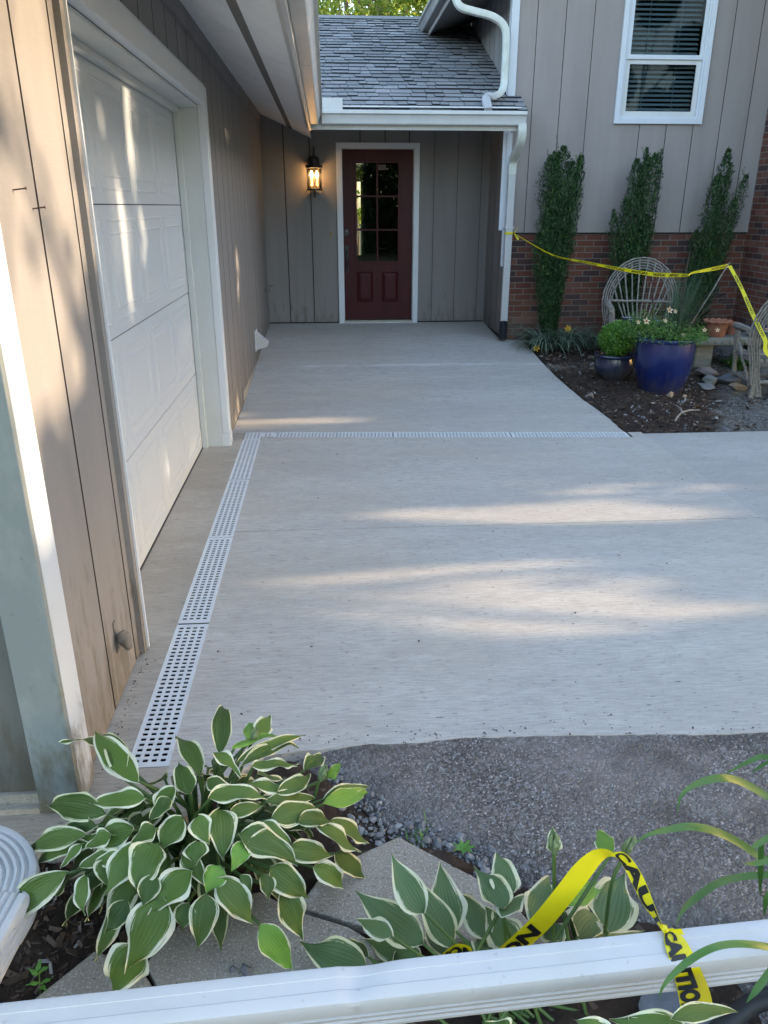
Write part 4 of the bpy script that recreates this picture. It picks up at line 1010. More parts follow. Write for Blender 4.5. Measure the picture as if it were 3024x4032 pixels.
m=MB(); m.tube([(BC[0],BC[1],BC[2]+.2),(BC[0]+.01,BC[1],BC[2]+.36)],.013,8); part('stem',m,MT['bark'],bxw)
# stakes in the big pot and tape
st_tops=[onY(*c_bed(1205,212),7.12),onY(*c_bed(985,290),7.2),onY(*c_bed(1437,270),7.25)]
st_bots=[V(3.23,7.12,.42),V(3.07,7.2,.42),V(3.33,7.25,.42)]
for a,b,l in zip(st_tops,st_bots,['rusty upright rod in the blue planter, the tallest one','thin rusty rod leaning left in the blue planter','grey twig leaning far right from the blue planter, tape hung on its tip']):
    m=MB(); n=6; pts=[b.lerp(a,i/n)+V(.004*math.sin(i*2.1),0,0) for i in range(n+1)]; m.tube(pts,[.009-.0007*i for i in range(n+1)],7); tag(m.build('garden_stake',MT['rust'] if 'rusty' in l else MT['twig']),l,'garden stake','stakes in the blue planter')
# ribbon + text
def ribbon(pts,across,name,mat,thing_,n=8,wave=0):
    P=catmull(pts,n); A=catmull(across,n); m=MB(); k=6
    for i,(p,a) in enumerate(zip(P,A)):
        for j in range(k+1):
            t=j/k-.5; q=p+a*t
            if wave: q=q+V(0,wave*math.sin(i*.9+j*1.3),0)
            m.v.append(tuple(q))
    for i in range(len(P)-1):
        for j in range(k):
            a0=i*(k+1)+j; m.f.append((a0,a0+1,a0+k+2,a0+k+1)); m.mi.append(0); 
    part(name,m,mat,thing_,smooth=True,angle=80); return P,A
def text_mesh(body,bold=.0):
    cu=bpy.data.curves.new('t','FONT'); cu.body=body; cu.size=1; cu.offset=bold; cu.resolution_u=3
    ob=bpy.data.objects.new('t',cu); COL.objects.link(ob); dg=bpy.context.evaluated_depsgraph_get(); me=bpy.data.meshes.new_from_object(ob.evaluated_get(dg))
    bm=bmesh.new(); bm.from_mesh(me); bpy.data.objects.remove(ob); bpy.data.curves.remove(cu); return bm
def text_on(P,A,body,s0,s1,h,thing_,flip=False,off=.0012,toff=0,name='lettering',mirror=False,bold=.03,nrm=1):
    bm=text_mesh(body,bold); xs=[v.co.x for v in bm.verts]; ys=[v.co.y for v in bm.verts]; x0,x1=min(xs),max(xs); y0,y1=min(ys),max(ys)
    for i in range(1,40):
        co=V(x0+(x1-x0)*i/40,0,0); bmesh.ops.bisect_plane(bm,geom=bm.verts[:]+bm.edges[:]+bm.faces[:],plane_co=co,plane_no=V(1,0,0))
    for i in range(1,5):
        co=V(0,y0+(y1-y0)*i/5,0); bmesh.ops.bisect_plane(bm,geom=bm.verts[:]+bm.edges[:]+bm.faces[:],plane_co=co,plane_no=V(0,1,0))
    bm.verts.ensure_lookup_table(); m=MB(); N=len(P)-1
    for v in bm.verts:
        u=(v.co.x-x0)/(x1-x0); t=((v.co.y-y0)/(y1-y0)-.5)*h+toff
        if flip: u=1-u; t=-t
        if mirror: t=-t
        s=(s0+(s1-s0)*u)*N; i=min(int(s),N-1); f=s-i
        p=P[i].lerp(P[i+1],f); a=A[i].lerp(A[i+1],f); tg=(P[i+1]-P[i]).normalized(); nn=tg.cross(a).normalized()*nrm
        m.v.append(tuple(p+a*t+nn*off))
    for f in bm.faces: m.f.append(tuple(v.index for v in f.verts)); m.mi.append(0)
    bm.verts.index_update(); bm.free()
    return part(name,m,MT['ink'],thing_)
ft_=thing('caution_tape',(2.1,9.37,1.38),'yellow caution tape strung from the wall downspout across the twig chair to a leaning stake','caution tape')
tA=V(2.155,9.345,1.372)
tp=[tA,onY(*c_bed(400,224),8.55),onY(*c_bed(600,270),7.95),onY(*c_bed(820,313),7.45),onY(*c_bed(1000,340),7.12),onY(*c_bed(1120,345),7.08),onY(*c_bed(1200,345),7.08)]
w=.036
ac=[V(0,.004,-.008),V(0,.006,-.014),V(0,.008,-.022),V(0,.01,-.030),V(0,.01,-w),V(0,.01,-w),V(0,.01,-w*.6)]
P,A=ribbon(tp,ac,'tape_strip',MT['tape'],ft_)
for s in (.18,.30,.42,.54,.66,.78,.90):
    for o_ in (.002,-.002): text_on(P,A,'CAUTION',s,s+.085,.66,ft_,flip=True,off=o_,bold=.04)
tp2=[onY(*c_bed(1200,345),7.08),onY(*c_bed(1220,331),7.1),onY(*c_bed(1320,312),7.2),onY(*c_bed(1432,289),7.3)]
P,A=ribbon(tp2,[V(0,0,-.022),V(0,0,-.020),V(0,0,-.032),V(0,0,-.036)],'tape_strip',MT['tape'],ft_)
for o_ in (.002,-.002): text_on(P,A,'CAUTION',.70,.96,.6,ft_,flip=True,off=o_)
tp3=[onY(*c_bed(1436,290),7.3),onY(*c_bed(1500,410),7.1),onY(*c_bed(1570,570),6.9),onY(*c_bed(1640,715),6.7),onY(*c_bed(1700,840),6.55),V(4.6,6.2,.03)]
P,A=ribbon(tp3,[V(.03,0,.012)]*2+[V(.036,0,.014)]*4,'tape_strip',MT['tape'],ft_)
for s in (.10,.28,.46):
    for o_ in (.002,-.002): text_on(P,A,'CAUTION',s,s+.12,.6,ft_,flip=True,off=o_)
m=MB(); 
m.sweep([(2.1,9.37,1.358),(2.1,9.37,1.384)],dsprof(.089,.069,3,0),V(1,0,0),cap=False)
for d1 in ((.05,-.03,.07),(.035,-.04,-.055)):
    a=tA; b=tA+V(*d1)*1.3; m.add([a+V(0,0,.006),b+V(.012,0,.012),b+V(-.006,0,-.006),a-V(0,0,.006)],[(0,1,2,3)])
part('knot',m,MT['tape'],ft_)

# rocks (individual)
def rockthing(name,px,py,z,size,mat,label,seed,sub=3):
    p=onZ(*c_bed(px,py),z) ; m=MB(); m.rock((p.x,p.y,z+size[2]*.25),size,seed,sub); tag(m.build(name,mat,smooth=True,angle=25),label,'rock')
rockthing('flat_rock',1330,965,.03,(.17,.09,.05),MT['slate'],'long grey slate slab right of the blue planter, on top of the others',1)
rockthing('flat_rock',1425,962,.02,(.13,.10,.07),MT['bluestone'],'blue-grey angular rock touching the long slate slab on its right',2)
rockthing('flat_rock',1295,992,.01,(.14,.08,.025),MT['slate'],'thin pale slate flake nearest the blue planter',3)
rockthing('flat_rock',1300,915,.06,(.13,.10,.055),MT['brownslate'],'rusty brown slate behind the grey slabs',4)
rockthing('tan_rock',1490,1002,.01,(.095,.06,.05),MT['tan'],'tan and ochre rock in front of the right twig chair',5)
rockthing('small_stone',1090,1042,.03,(.035,.03,.032),MT['tan'],'small brown stone leaning on the front of the blue planter',6,2)
rockthing('small_stone',1175,1050,.02,(.035,.025,.02),MT['tan'],'flat ochre stone at the right foot of the blue planter',7,2)
rockthing('small_stone',1165,1084,.01,(.022,.018,.015),MT['gravel'],'pale green-white pebble in front of the blue planter',8,2)
rockthing('small_stone',632,1048,.05,(.04,.03,.03),MT['brownslate'],'brown clod in the dark soil left of the planters',9,2)
p=onZ(*c_bot(1070,1195),.0); m=MB(); m.rock((p.x,p.y,.010),(.022,.017,.016),12,3); tag(m.build('small_stone',MT['bluestone'],smooth=True,angle=25),'lone blue-grey stone on the middle paving stone','rock')
p=onZ(*c_bot(1012,1185),.0); m=MB(); m.rock((p.x,p.y,.004),(.010,.008,.007),13,2); tag(m.build('small_stone',MT['bluestone'],smooth=True,angle=25),'tiny pebble left of the lone blue-grey stone','rock')
m=MB(); 
for pts in ([(1122,1190),(1135,1165),(1160,1142),(1150,1120),(1125,1100)],[(1160,1142),(1180,1155)],[(1160,1142),(1200,1130),(1260,1128)]):
    m.tube([onZ(*c_bed(*q),.03) for q in pts],[.009]*(len(pts)-1)+[.005],6)
tag(m.build('twig',MT['twig']),'forked bleached twig lying on the soil before the planters','twig')
# terracotta pot + cast stone bench + blue vase
bn=thing('stone_bench',(4.15,8.2,.06),'mossy cast stone garden bench with carved edge behind the blue planter','bench')
bz=.29
m=MB(); m.box(3.78,4.85,7.98,8.36,bz,bz+.075)
for i in range(13): m.lathe([(.018,0),(.024,.006),(.016,.012)],(0,0,0),12); x=3.84+i*.08; m.v[-36:]=[(x+q[0],7.98-q[2],bz+.036+q[1]) for q in m.v[-36:]]
part('seat',m,MT['benchst'],bn,bevel=.008)
for x in (4.0,4.65):
    m=MB(); m.box(x-.1,x+.1,8.05,8.3,.03,bz-.001); part('leg',m,MT['benchst'],bn,bevel=.02)
tc=(4.13,8.12,bz+.076)
tt=thing('terracotta_pot',tc,'empty terracotta pot with scalloped rim standing on the stone bench','flower pot')
m=MB(); m.lathe([(.085,0),(.09,.005),(.112,.13),(.113,.14),(.135,.143),(.142,.152),(.142,.165),(.13,.17),(.11,.165),(.10,.12)],tc,60,wob=lambda r,z,a:(r*(1+(.045*math.cos(a*12) if r>.12 else 0)),z+(.006*math.cos(a*12) if r>.12 else 0))); part('pot_body',m,MT['terra'],tt,smooth=True,angle=40)
tc=(4.36,8.24,bz+.076); tt=thing('terracotta_pot',tc,'small plain terracotta pot half hidden behind the twig chair arm','flower pot'); m=MB(); m.lathe([(.05,0),(.07,.1),(.08,.1),(.08,.125),(.07,.125),(.06,.1)],tc,32); part('pot_body',m,MT['terra'],tt,smooth=True)
tc=(4.56,8.08,bz+.076); tt=thing('blue_jar',tc,'round dark blue glazed jar behind the right twig chair','jar'); m=MB(); m.lathe([(.05,0),(.09,.02),(.115,.06),(.11,.10),(.07,.125),(.05,.125)],tc,32); part('jar_body',m,MT['bluepot'],tt,smooth=True)

# ---------------- twig chairs ----------------
def twig(m,pts,r,n=8,seed=0,knob=.12):
    P=catmull(pts,5); rr=random.Random(seed)
    for i in range(1,len(P)-1): P[i]+=V(rr.gauss(0,.15)*r,rr.gauss(0,.15)*r,rr.gauss(0,.15)*r)
    m.tube(P,[r*(1+rr.gauss(0,knob)) for _ in P],n)
def twig_chair(loc,rz,label):
    """local frame: seat centre at origin, front toward -y"""
    t=thing('twig_chair',loc,label,'twig chair','rustic bentwood twig chairs',rz)
    M=Matrix.Translation(loc)@Matrix.Rotation(rz,4,'Z')
    W=lambda *p: M@Vector(p)
    def mk(name,strokes,mat='twig'):
        m=MB()
        for k,(pts,r) in enumerate(strokes): twig(m,[W(*q) for q in pts],r,7,hash(name)%97*0+k*7+len(name))
        return part(name,m,MT[mat],t,smooth=True)
    hoop=[]
    for k in range(5):
        a=.395-.024*k; h=1.08-.027*k; pts=[]
        for i in range(15):
            th=math.pi*(1.16-1.32*i/14); x=a*math.cos(th)*(1.0); z=.62+ (h-.62)*math.sin(th) if math.sin(th)>0 else .62+.55*math.sin(th)
            pts.append((x,.30+.10*max(0,(z-.4))/.6+ .006*(k%2),z))
        pts=[(-a*.62,.27,.02),(-a*.80,.28,.22)]+pts+[(a*.80,.28,.22),(a*.62,.27,.02)]
        hoop.append((pts,.0085))
    mk('back_hoop',hoop)
    sp=[]
    for i in range(10):
        f=(i-4.5)/4.5; th=math.pi/2-f*1.12; x1=.345*math.cos(th)*1.0; z1=.62+.43*math.sin(th)
        sp.append(([(f*.10,.27,.34),(f*.14+x1*.2,.30,.55),(x1,.36,z1+.02)],.008))
    mk('spindles',sp)
    mk('back_rail',[([(-.36,.31,.63),(0,.30,.635),(.36,.31,.63)],.012)]); mk('back_rail',[([(-.34,.29,.42),(.34,.29,.42)],.014)])
    for s in (-1,1):
        mk('armrest',[([(s*.34,.30,.60),(s*.36,.0,.62),(s*.35,-.30,.60)],.032)])
        mk('leg',[([(s*.31,-.25,0),(s*.32,-.25,.3),(s*.34,-.24,.59)],.026)])
        mk('leg',[([(s*.27,.26,0),(s*.28,.27,.3),(s*.30,.29,.5)],.026)])
        mk('side_rail',[([(s*.30,-.25,.34),(s*.29,.27,.34)],.020)]); mk('side_rail',[([(s*.30,-.25,.14),(s*.29,.27,.16)],.024)]); mk('brace',[([(s*.32,-.2,.45),(s*.30,.25,.12)],.014)])
    for q in (([(-.31,-.25,.34),(.31,-.25,.34)],.022),([(-.31,-.25,.12),(.31,-.25,.13)],.022),([(-.28,.26,.16),(.28,.26,.16)],.018)): mk('rail',[q])
    mk('seat',[([(-.30+.05*i,-.27,.365),(-.28+.047*i,.28,.365)],.016) for i in range(13)])
    return t,W
c1=V(3.34,8.22,bedz(3.34,8.22))
ch1,W=twig_chair(c1,R(-14),'bleached twig chair with fan back against the brick wall, black scroll cushion on it')
cu=thing('cushion',W(0,.0,.38),'black seat cushion with pale scroll pattern lying in the left twig chair','cushion',rz=R(-14))
m=MB(); bm=bmesh.new(); bmesh.ops.create_cube(bm,size=1); bmesh.ops.subdivide_edges(bm,edges=bm.edges[:],cuts=6,use_grid_fill=True)
for v in bm.verts:
    q=v.co; f=(1-(abs(q.x)*2)**4)*(1-(abs(q.y)*2)**4); m.v.append(tuple(W(q.x*.46*(1),q.y*.44,.43+q.z*(.03+.07*f)) ))
bm.verts.index_update(); m.f=[tuple(v.index for v in f.verts) for f in bm.faces]; m.mi=[0]*len(m.f); bm.free(); part('pad',m,MT['fabric'],cu,smooth=True,angle=60)
m=MB()
for k,(cx,cy,s) in enumerate([(-.12,-.08,1),(.05,-.1,-1),(-.02,.06,1),(.13,.05,-1),(-.14,.1,-1),(.14,-.12,1)]):
    pts=[W(cx+s*(.012+.008*th)*math.cos(th),cy+(.012+.008*th)*math.sin(th),.484) for th in [i*.5 for i in range(14)]]
    m.tube(pts,.005,5)
part('scroll_print',m,MT['scroll'],cu)
c2=V(4.27,7.11,bedz(4.27,7.11))
twig_chair(c2,R(168),'twig chair at the right edge, its back hoop cut off by the frame')

# ---------------- plants ----------------
def blade_mesh(m,base,d,length,width,droop,rr,n=8,twist=0):
    d=d.normalized(); hor=V(d.x,d.y,0); 
    if hor.length<.05: hor=V(1,0,0)
    hor.normalize(); side=V(-hor.y,hor.x,0); p=base.copy(); vs=[]; cur=d.copy()
    for i in range(n+1):
        t=i/n; w=width*(1-t**2.2)*(.55+.45*min(1,t*4)); s=(side*math.cos(twist*t)+V(0,0,1)*math.sin(twist*t))
        vs+=[p-s*w*.5+V(0,0,w*.15),p-V(0,0,w*.1),p+s*w*.5+V(0,0,w*.15)]
        p=p+cur*(length/n); cur=(cur+V(hor.x*droop*.3,hor.y*droop*.3,-droop)/n*(.6+1.2*t)).normalized()
    fs=[]
    for i in range(n): a=i*3; fs+=[(a,a+1,a+4,a+3),(a+1,a+2,a+5,a+4)]
    m.add(vs,fs)
def clump(name,c,nb,L,w,droop,mat,label,cat,seed,up=(.6,1.6),spread=.08,flowers=()):
    t=thing(name,c,label,cat); rr=random.Random(seed); m=MB()
    for i in range(nb):
        a=rr.uniform(0,6.28); b=Vector(c)+V(math.cos(a)*spread*rr.random(),math.sin(a)*spread*rr.random(),0)
        blade_mesh(m,b,V(math.cos(a),math.sin(a),rr.uniform(*up)*1.6),L*rr.uniform(.65,1.1),w*rr.uniform(.7,1.2),droop*rr.uniform(.7,1.3),rr)
    part('leaves',m,mat,t,smooth=True,angle=80)
    for fp,pm in flowers:
        fp=Vector(fp); s=MB(); s.tube(catmull([Vector(c),Vector(c).lerp(fp,.5)+V(0,0,.1),fp],5),.003,6); part('flower_stem',s,MT['stem'],t); f=MB(); flower(f,fp,.045,V(0,-1,.4)); part('flower',f,pm,t)
    return t
def flower(m,c,r,nrm,np_=6,mi=0):
    nrm=nrm.normalized(); a=nrm.orthogonal().normalized(); b=nrm.cross(a)
    for k in range(np_):
        th=2*math.pi*k/np_; d=a*math.cos(th)+b*math.sin(th); s=nrm.cross(d); w=r*.34
        m.add([c-nrm*r*.5,c+d*r*.5-s*w*.8+nrm*.0,c+d*r*.5+s*w*.8,c+d*r+nrm*r*.15-s*w*.25,c+d*r+nrm*r*.15+s*w*.25],[(0,1,2),(1,3,4,2)],mi)
def gz(x,y): return (x,y,bedz(x,y)-.01)
clump('daylily',gz(2.50,8.95),190,.54,.018,2.1,MT['blade'],'left arching blue-green daylily clump at the foot of the wall with a low orange bloom','daylily',21,flowers=[(onY(*c_bed(312,768),8.75),MT['petaly'])])
clump('daylily',gz(2.78,9.0),190,.54,.018,2.1,MT['blade'],'right daylily clump beside the twig chair with one yellow-orange bloom','daylily',22,flowers=[(onY(*c_bed(497,657),8.95),MT['petaly'])])
clump('daylily',gz(3.05,8.95),50,.46,.012,1.7,MT['blade'],'thin wispy daylily leaves behind the hoop of the left twig chair','daylily',23)
clump('hosta_clump',gz(4.35,8.0),26,.26,.07,1.5,MT['lily'],'dark broad-leaved plant in the shade under the right twig chair','plant',24)
clump('liriope',gz(3.02,8.3),40,.2,.008,1.8,MT['blade'],'small grassy tuft behind the bowl planter','plant',25)
# planter plants
og=thing('ornamental_grass',(PC[0]+.08,PC[1],PC[2]+.47),'tall fine blue-green grass rising from the blue planter','grass')
m=MB(); rr=random.Random(31)
for i in range(330):
    a=rr.uniform(0,6.28); L=rr.uniform(.35,.78); b=V(PC[0]+.07+.09*math.cos(a)*rr.random(),PC[1]+.08*math.sin(a)*rr.random(),PC[2]+.47)
    lean=rr.gauss(.12,.22); d=V(lean,rr.gauss(0,.18),1)
    blade_mesh(m,b,d,L,.0042,.35*rr.random(),rr,6)
part('blades',m,MT['grassb'],og)
m=MB()
for i in range(13):
    b=V(PC[0]+.08,PC[1],PC[2]+.47); d=V(rr.uniform(.35,1.1),rr.uniform(-.3,.3),rr.uniform(.5,1)); L=rr.uniform(.5,.85)
    m.tube(catmull([b,b+d*L*.5+V(0,0,.05),b+d.normalized()*L+V(.05,0,-.03)],4),.0016,5)
part('dry_stems',m,MT['rust'],og)
fp=thing('bedding_flowers',(PC[0],PC[1],PC[2]+.47),'low flowering plants with pale peach blooms spilling round the rim of the blue planter','flowering plant')
r=np.random.default_rng(33); n=4200; th=r.uniform(0,6.28,n); rd=np.sqrt(r.uniform(0,1,n))*.33; hh=np.abs(r.normal(0,1,n))*.075
P=np.stack([PC[0]+rd*np.cos(th)*1.15,PC[1]+rd*np.sin(th),PC[2]+.49+hh*(1.3-rd*2)+.02-.25*np.maximum(0,rd-.26)],1)
left=(P[:,0]<PC[0]-.02); P[left,2]+=np.abs(r.normal(0,.07,left.sum())); P[left,0]-=r.uniform(0,.07,left.sum())
leaf_cloud('foliage',P,rdir(n,r)+np.array([0,0,.4]),rdir(n,r)+np.array([0,-.6,.8]),r.uniform(.014,.034,n),r.uniform(.006,.016,n),MT['fern'],fp)
m=MB(); 
for q in [(1088,548),(953,612),(1062,610),(905,618),(1290,664),(1365,664),(1165,690),(1172,700),(1120,555)]:
    flower(m,onY(*c_bed(*q),PC[1]-.22+.1*random.random()),.022 if q[0] not in (1088,953) else .034,V(random.uniform(-.4,.4),-1,.5),5)
part('blooms',m,MT['petal'],fp)
m=MB()
for q in [(1088,548),(953,612)]: flower(m,onY(*c_bed(*q),PC[1]-.245),.013,V(0,-1,.5),5)
part('bloom_centres',m,MT['eye'],fp)
# fern fronds left back in planter
m=MB()
for i in range(16):
    a=rr.uniform(1.4,4.0); b=V(PC[0]-.05,PC[1]+.05,PC[2]+.48); d=V(math.cos(a)*.7,math.sin(a)*.3,1.2); pts=[]
    p=b.copy(); cur=d.normalized()
    for k in range(14):
        pts.append(p.copy()); p+=cur*.024; cur=(cur+V(cur.x*.05,0,-.11)).normalized()
    for k in range(2,14):
        s=V(-cur.y,cur.x,.3); sd=(pts[min(k+1,13)]-pts[k-1]).normalized().cross(V(0,1,0.2)).normalized(); w=.045*(1-k/14)+.006
        for q in (-1,1): m.add([pts[k],pts[k]+sd*q*w+V(0,0,-.008),pts[k]+sd*q*w*.6+(pts[k]-pts[k-1])*.6],[(0,1,2)])
part('fern_fronds',m,MT['fern'],fp)
# column hollies
def holly(x,y,spires,label,seed):
    z0=bedz(x,y)-.01; t=thing('columnar_holly',(x,y,z0),label,'shrub','columnar hollies against the wing wall')
    r=np.random.default_rng(seed); Ps=[];Ds=[];Ns=[]
    m=MB()
    for (dx0,dx1,h,rad,dens) in spires:
        n=int(dens*1.6); tt=r.uniform(0,1,n)**.85; zc=.04+tt*h; 
        bx=x+dx0*.35+(dx0*.65)*np.minimum(1,tt*1.5)+(dx1-dx0)*tt**1.5; prof=rad*1.35*np.clip(.55+.8*tt,0,1)*np.clip((1.03-tt)*7.5,0.15,1)
        wob=np.array([noise.noise(V(q*7,dx0*9,seed)) for q in zc]); prof=prof*(1+.30*wob)
        a=r.uniform(0,6.28,n); rr_=prof*np.sqrt(r.uniform(.25,1,n)); tuft=np.array([noise.noise(V(q*16,b*2.2,seed+dx0*5)) for q,b in zip(zc,a)]); rr_*=1+.5*tuft
        P=np.stack([bx+rr_*np.cos(a),y+rr_*np.sin(a)*.85,z0+zc],1); out=np.stack([np.cos(a),np.sin(a),np.zeros(n)],1)
        Ps.append(P); Ds.append(out*.5+np.array([0,0,.9])+rdir(n,r)*.55); Ns.append(out+rdir(n,r)*.6)
        m.tube([V(x+dx0*.3,y,z0),V(x+dx0,y,z0+h*.5),V(x+dx1,y,z0+h*.97)],[.014,.008,.002],6)
    Q=[];QD=[]
    for (dx0,dx1,h,rad,dens) in spires:
        for k in range(int(6+h*9)):
            tt=r.uniform(.25,1.0); a=r.uniform(0,6.28); pr=rad*1.25*min(1,.55+.8*tt)*(1 if tt<.85 else .5)
            b=np.array([x+dx0*.35+dx0*.65*min(1,tt*1.5)+(dx1-dx0)*tt**1.5+pr*math.cos(a),y+pr*math.sin(a)*.85,z0+.04+tt*h]); L_=r.uniform(.04,.12)
            dv=np.array([math.cos(a)*.35,math.sin(a)*.35,1.0])
            for q in np.linspace(0,1,9): Q.append(b+dv*L_*q+r.normal(0,.004,3)); QD.append(dv+r.normal(0,.7,3))
    Q=np.array(Q); QD=np.array(QD); leaf_cloud('highlight_shoots',Q,QD,rdir(len(Q),r),r.uniform(.016,.026,len(Q)),.010,MT['shoot'],t)
    P=np.concatenate(Ps); n=len(P)
    leaf_cloud('foliage',P,np.concatenate(Ds),np.concatenate(Ns),r.uniform(.020,.040,n),r.uniform(.008,.014,n),MT['yew'],t)
    part('stem',m,MT['bark'],t)
holly(2.60,9.12,[(-.10,-.14,2.04,.085,3000),(.0,.0,2.13,.09,3200),(.09,.21,2.04,.06,2400),(.05,.11,1.98,.075,2600),(-.05,-.07,2.06,.07,2000),(-.13,-.20,1.25,.065,1500),(-.02,-.04,1.7,.12,3200),(.04,.19,2.04,.035,900),(-.05,-.10,2.08,.04,900)],'tallest and fullest columnar holly, left of the window beside the downspout',41)
holly(3.50,9.12,[(-.07,-.06,2.02,.085,2800),(.05,.14,2.08,.085,2800),(.0,.05,2.06,.07,2000),(-.02,.03,2.13,.045,1200),(.08,.11,1.45,.09,2400),(-.14,-.27,1.50,.05,1100),(-.11,-.13,1.62,.075,2000),(.0,.0,1.3,.11,2600),(.12,.20,2.12,.035,800)],'middle columnar holly behind the left twig chair, forked near the top',42)
holly(4.38,9.12,[(-.02,.08,2.12,.075,2600),(-.06,.0,1.85,.085,2400),(.06,.33,1.86,.055,1500),(.08,.24,1.60,.07,1600),(-.12,-.16,1.28,.06,1300),(-.02,.0,1.1,.13,3000),(-.18,-.10,.95,.05,800),(.0,.13,1.98,.04,900)],'right columnar holly by the brick corner, with a branch leaning right',43)

# ---------------- hostas ----------------
def hosta_leaf(m,base,tip,width,up,rr,arch=.12,fold=.25,nu=8,nv=14,wave=.13,tipdrop=0):
    ax=tip-base; L=ax.length; d=ax.normalized(); up=(up-d*up.dot(d)).normalized(); side=d.cross(up).normalized()
    ctr=base.lerp(tip,.5)+up*L*arch; sk=rr.gauss(0,.05)*L; ctr+=side*sk; ph=rr.uniform(0,6.28); cup=rr.uniform(-.5,1)
    vs=[];uvs=[]
    tip2=tip
    for j in range(nv+1):
        t=j/nv; p=base*(1-t)**2+ctr*2*t*(1-t)+tip2*t*t; tg=((ctr-base)*(1-t)+(tip2-ctr)*t).normalized()
        sd=(side-tg*side.dot(tg)).normalized(); n=sd.cross(tg)
        w=width*.5*(min(1,(t/.30))**.62)*((1-t)**.72)*1.42 if t<1 else 0
        if t>.30: q=(t-.30)/.70; w=width*.5*((1-q)**1.42)*(1+1.48*q)
        else: w=width*.5*math.sin(t/.30*math.pi/2)**.78
        for i in range(nu+1):
            u=i/nu*2-1
            z=abs(u)**1.25*w*fold+ wave*width*math.sin(t*11+ph+(2 if u>0 else 0))*abs(u)**3 - cup*w*.18*u*u + .0006*math.cos(u*22)
            vs.append(p+sd*u*w+n*z); uvs.append((i/nu,t))
    fs=[]
    for j in range(nv):
        for i in range(nu): a=j*(nu+1)+i; fs.append((a,a+1,a+nu+2,a+nu+1))
    m.add(vs,fs,0,uvs)
def dome_hit(px,py,C,Rx,Ry,Hh):
    d=ray(px,py); o=EYE-C; s=V(1/Rx,1/Ry,1/Hh); D=V(d.x*s.x,d.y*s.y,d.z*s.z); O=V(o.x*s.x,o.y*s.y,o.z*s.z)
    a=D.dot(D); b=2*O.dot(D); c=O.dot(O)-1; q=b*b-4*a*c
    t=(-b-math.sqrt(q))/(2*a) if q>0 else -b/(2*a)
    p=EYE+d*t
    if p.z<C.z+.01: t=(C.z+.01-CH)/d.z; p=EYE+d*t
    n=p-C; n=V(n.x*s.x*s.x,n.y*s.y*s.y,n.z*s.z*s.z).normalized(); return p,n
HC=V(-.385,1.62,-.03)
HL=[ # bx,by,tx,ty,width(px in bottom-left crop), material
(480,250,275,218,90,0),(565,395,452,195,95,0),(632,408,430,168,120,0),(485,520,228,478,118,0),(655,465,418,480,92,0),(955,290,968,62,92,0),(870,365,764,175,95,0),(835,450,780,300,92,0),
(765,415,678,523,100,0),(602,580,362,612,122,0),(440,560,245,600,80,0),(420,610,165,668,90,0),(420,640,150,738,66,0),(390,640,278,745,45,0),(352,757,42,975,122,0),(400,770,380,945,76,0),(515,690,342,742,70,0),(490,700,468,818,100,0),
(622,635,465,860,128,0),(705,645,622,850,160,0),(800,535,702,680,118,0),(705,590,598,645,84,0),(950,500,970,708,135,0),(868,540,912,652,96,0),(862,640,852,737,108,0),(800,672,896,822,82,0),(955,730,894,852,100,1),
(845,755,672,932,138,0),(735,850,580,1150,180,0),(898,840,860,1070,115,0),(590,865,488,1005,88,0),(640,1040,508,1252,170,0),(945,785,1103,987,128,0),(1022,612,1275,735,135,0),(1112,962,1252,1156,108,1),(1205,830,1300,1036,118,0),
(1150,735,1322,868,120,0),(1120,765,1150,880,72,0),(1225,665,1432,690,100,0),(1325,735,1470,830,96,0),(1335,570,1525,680,104,0),(1400,550,1575,640,92,0),(1410,680,1560,786,94,0),(1345,500,1324,588,84,0),(1355,495,1570,432,80,1),(1365,470,1578,408,60,0),
(1070,395,1288,417,74,0),(905,475,1150,470,92,0),(990,520,1145,478,62,0),(1160,545,1372,495,108,0),(1145,465,1372,440,74,0),(1020,310,1325,172,62,0),(1000,275,1245,222,62,1),(1035,335,1290,232,72,0),(1100,215,1162,112,84,0),(1062,225,1108,128,62,1),
(1075,350,1272,330,88,0),(1290,360,1372,282,84,0),(1395,375,1470,292,56,1),(925,285,1042,372,74,0),(1120,555,1262,640,64,0),(1040,770,1092,850,62,0),(900,380,1030,470,80,0),(1165,600,1020,700,90,0),(560,700,420,720,70,0),(700,770,640,900,90,0),(1050,640,1000,760,80,1),(1180,440,1330,350,78,0),(760,470,660,560,70,0),(830,880,800,1000,90,0),(1260,560,1420,560,80,0),(520,610,400,660,80,0)]
hos=thing('hosta',HC,'large variegated hosta with cream-edged leaves in front of the drain, bottom left','hosta','hostas in the near bed')
rr=random.Random(50); ms=[MB(),MB()]; pet=MB()
for k,(bx,by,tx,ty,w,mi) in enumerate(HL):
    b,nb_=dome_hit(*c_bot(bx,by),HC,.40,.36,.36); t_,nt_=dome_hit(*c_bot(tx,ty),HC,.43,.39,.36)
    lift=.032*rr.random()+.002; b=b+nb_*(lift+.012); 
    dist=(b-EYE).length; W_=w*.9042/CF*dist*.98
    up=(nb_+nt_+(EYE-b).normalized()*.6+V(rr.gauss(0,.45),rr.gauss(0,.45),rr.gauss(0,.2))).normalized()
    hosta_leaf(ms[mi],b,t_+nt_*lift,W_,up,rr,arch=rr.uniform(.08,.22),fold=rr.uniform(.12,.38))
    root=HC+V(rr.gauss(0,.04),rr.gauss(0,.04),.01); pet.tube(catmull([root,root.lerp(b,.5)+V(0,0,.05),b+ (t_-b)*.04],4),[.0045]*8+[.003],6)
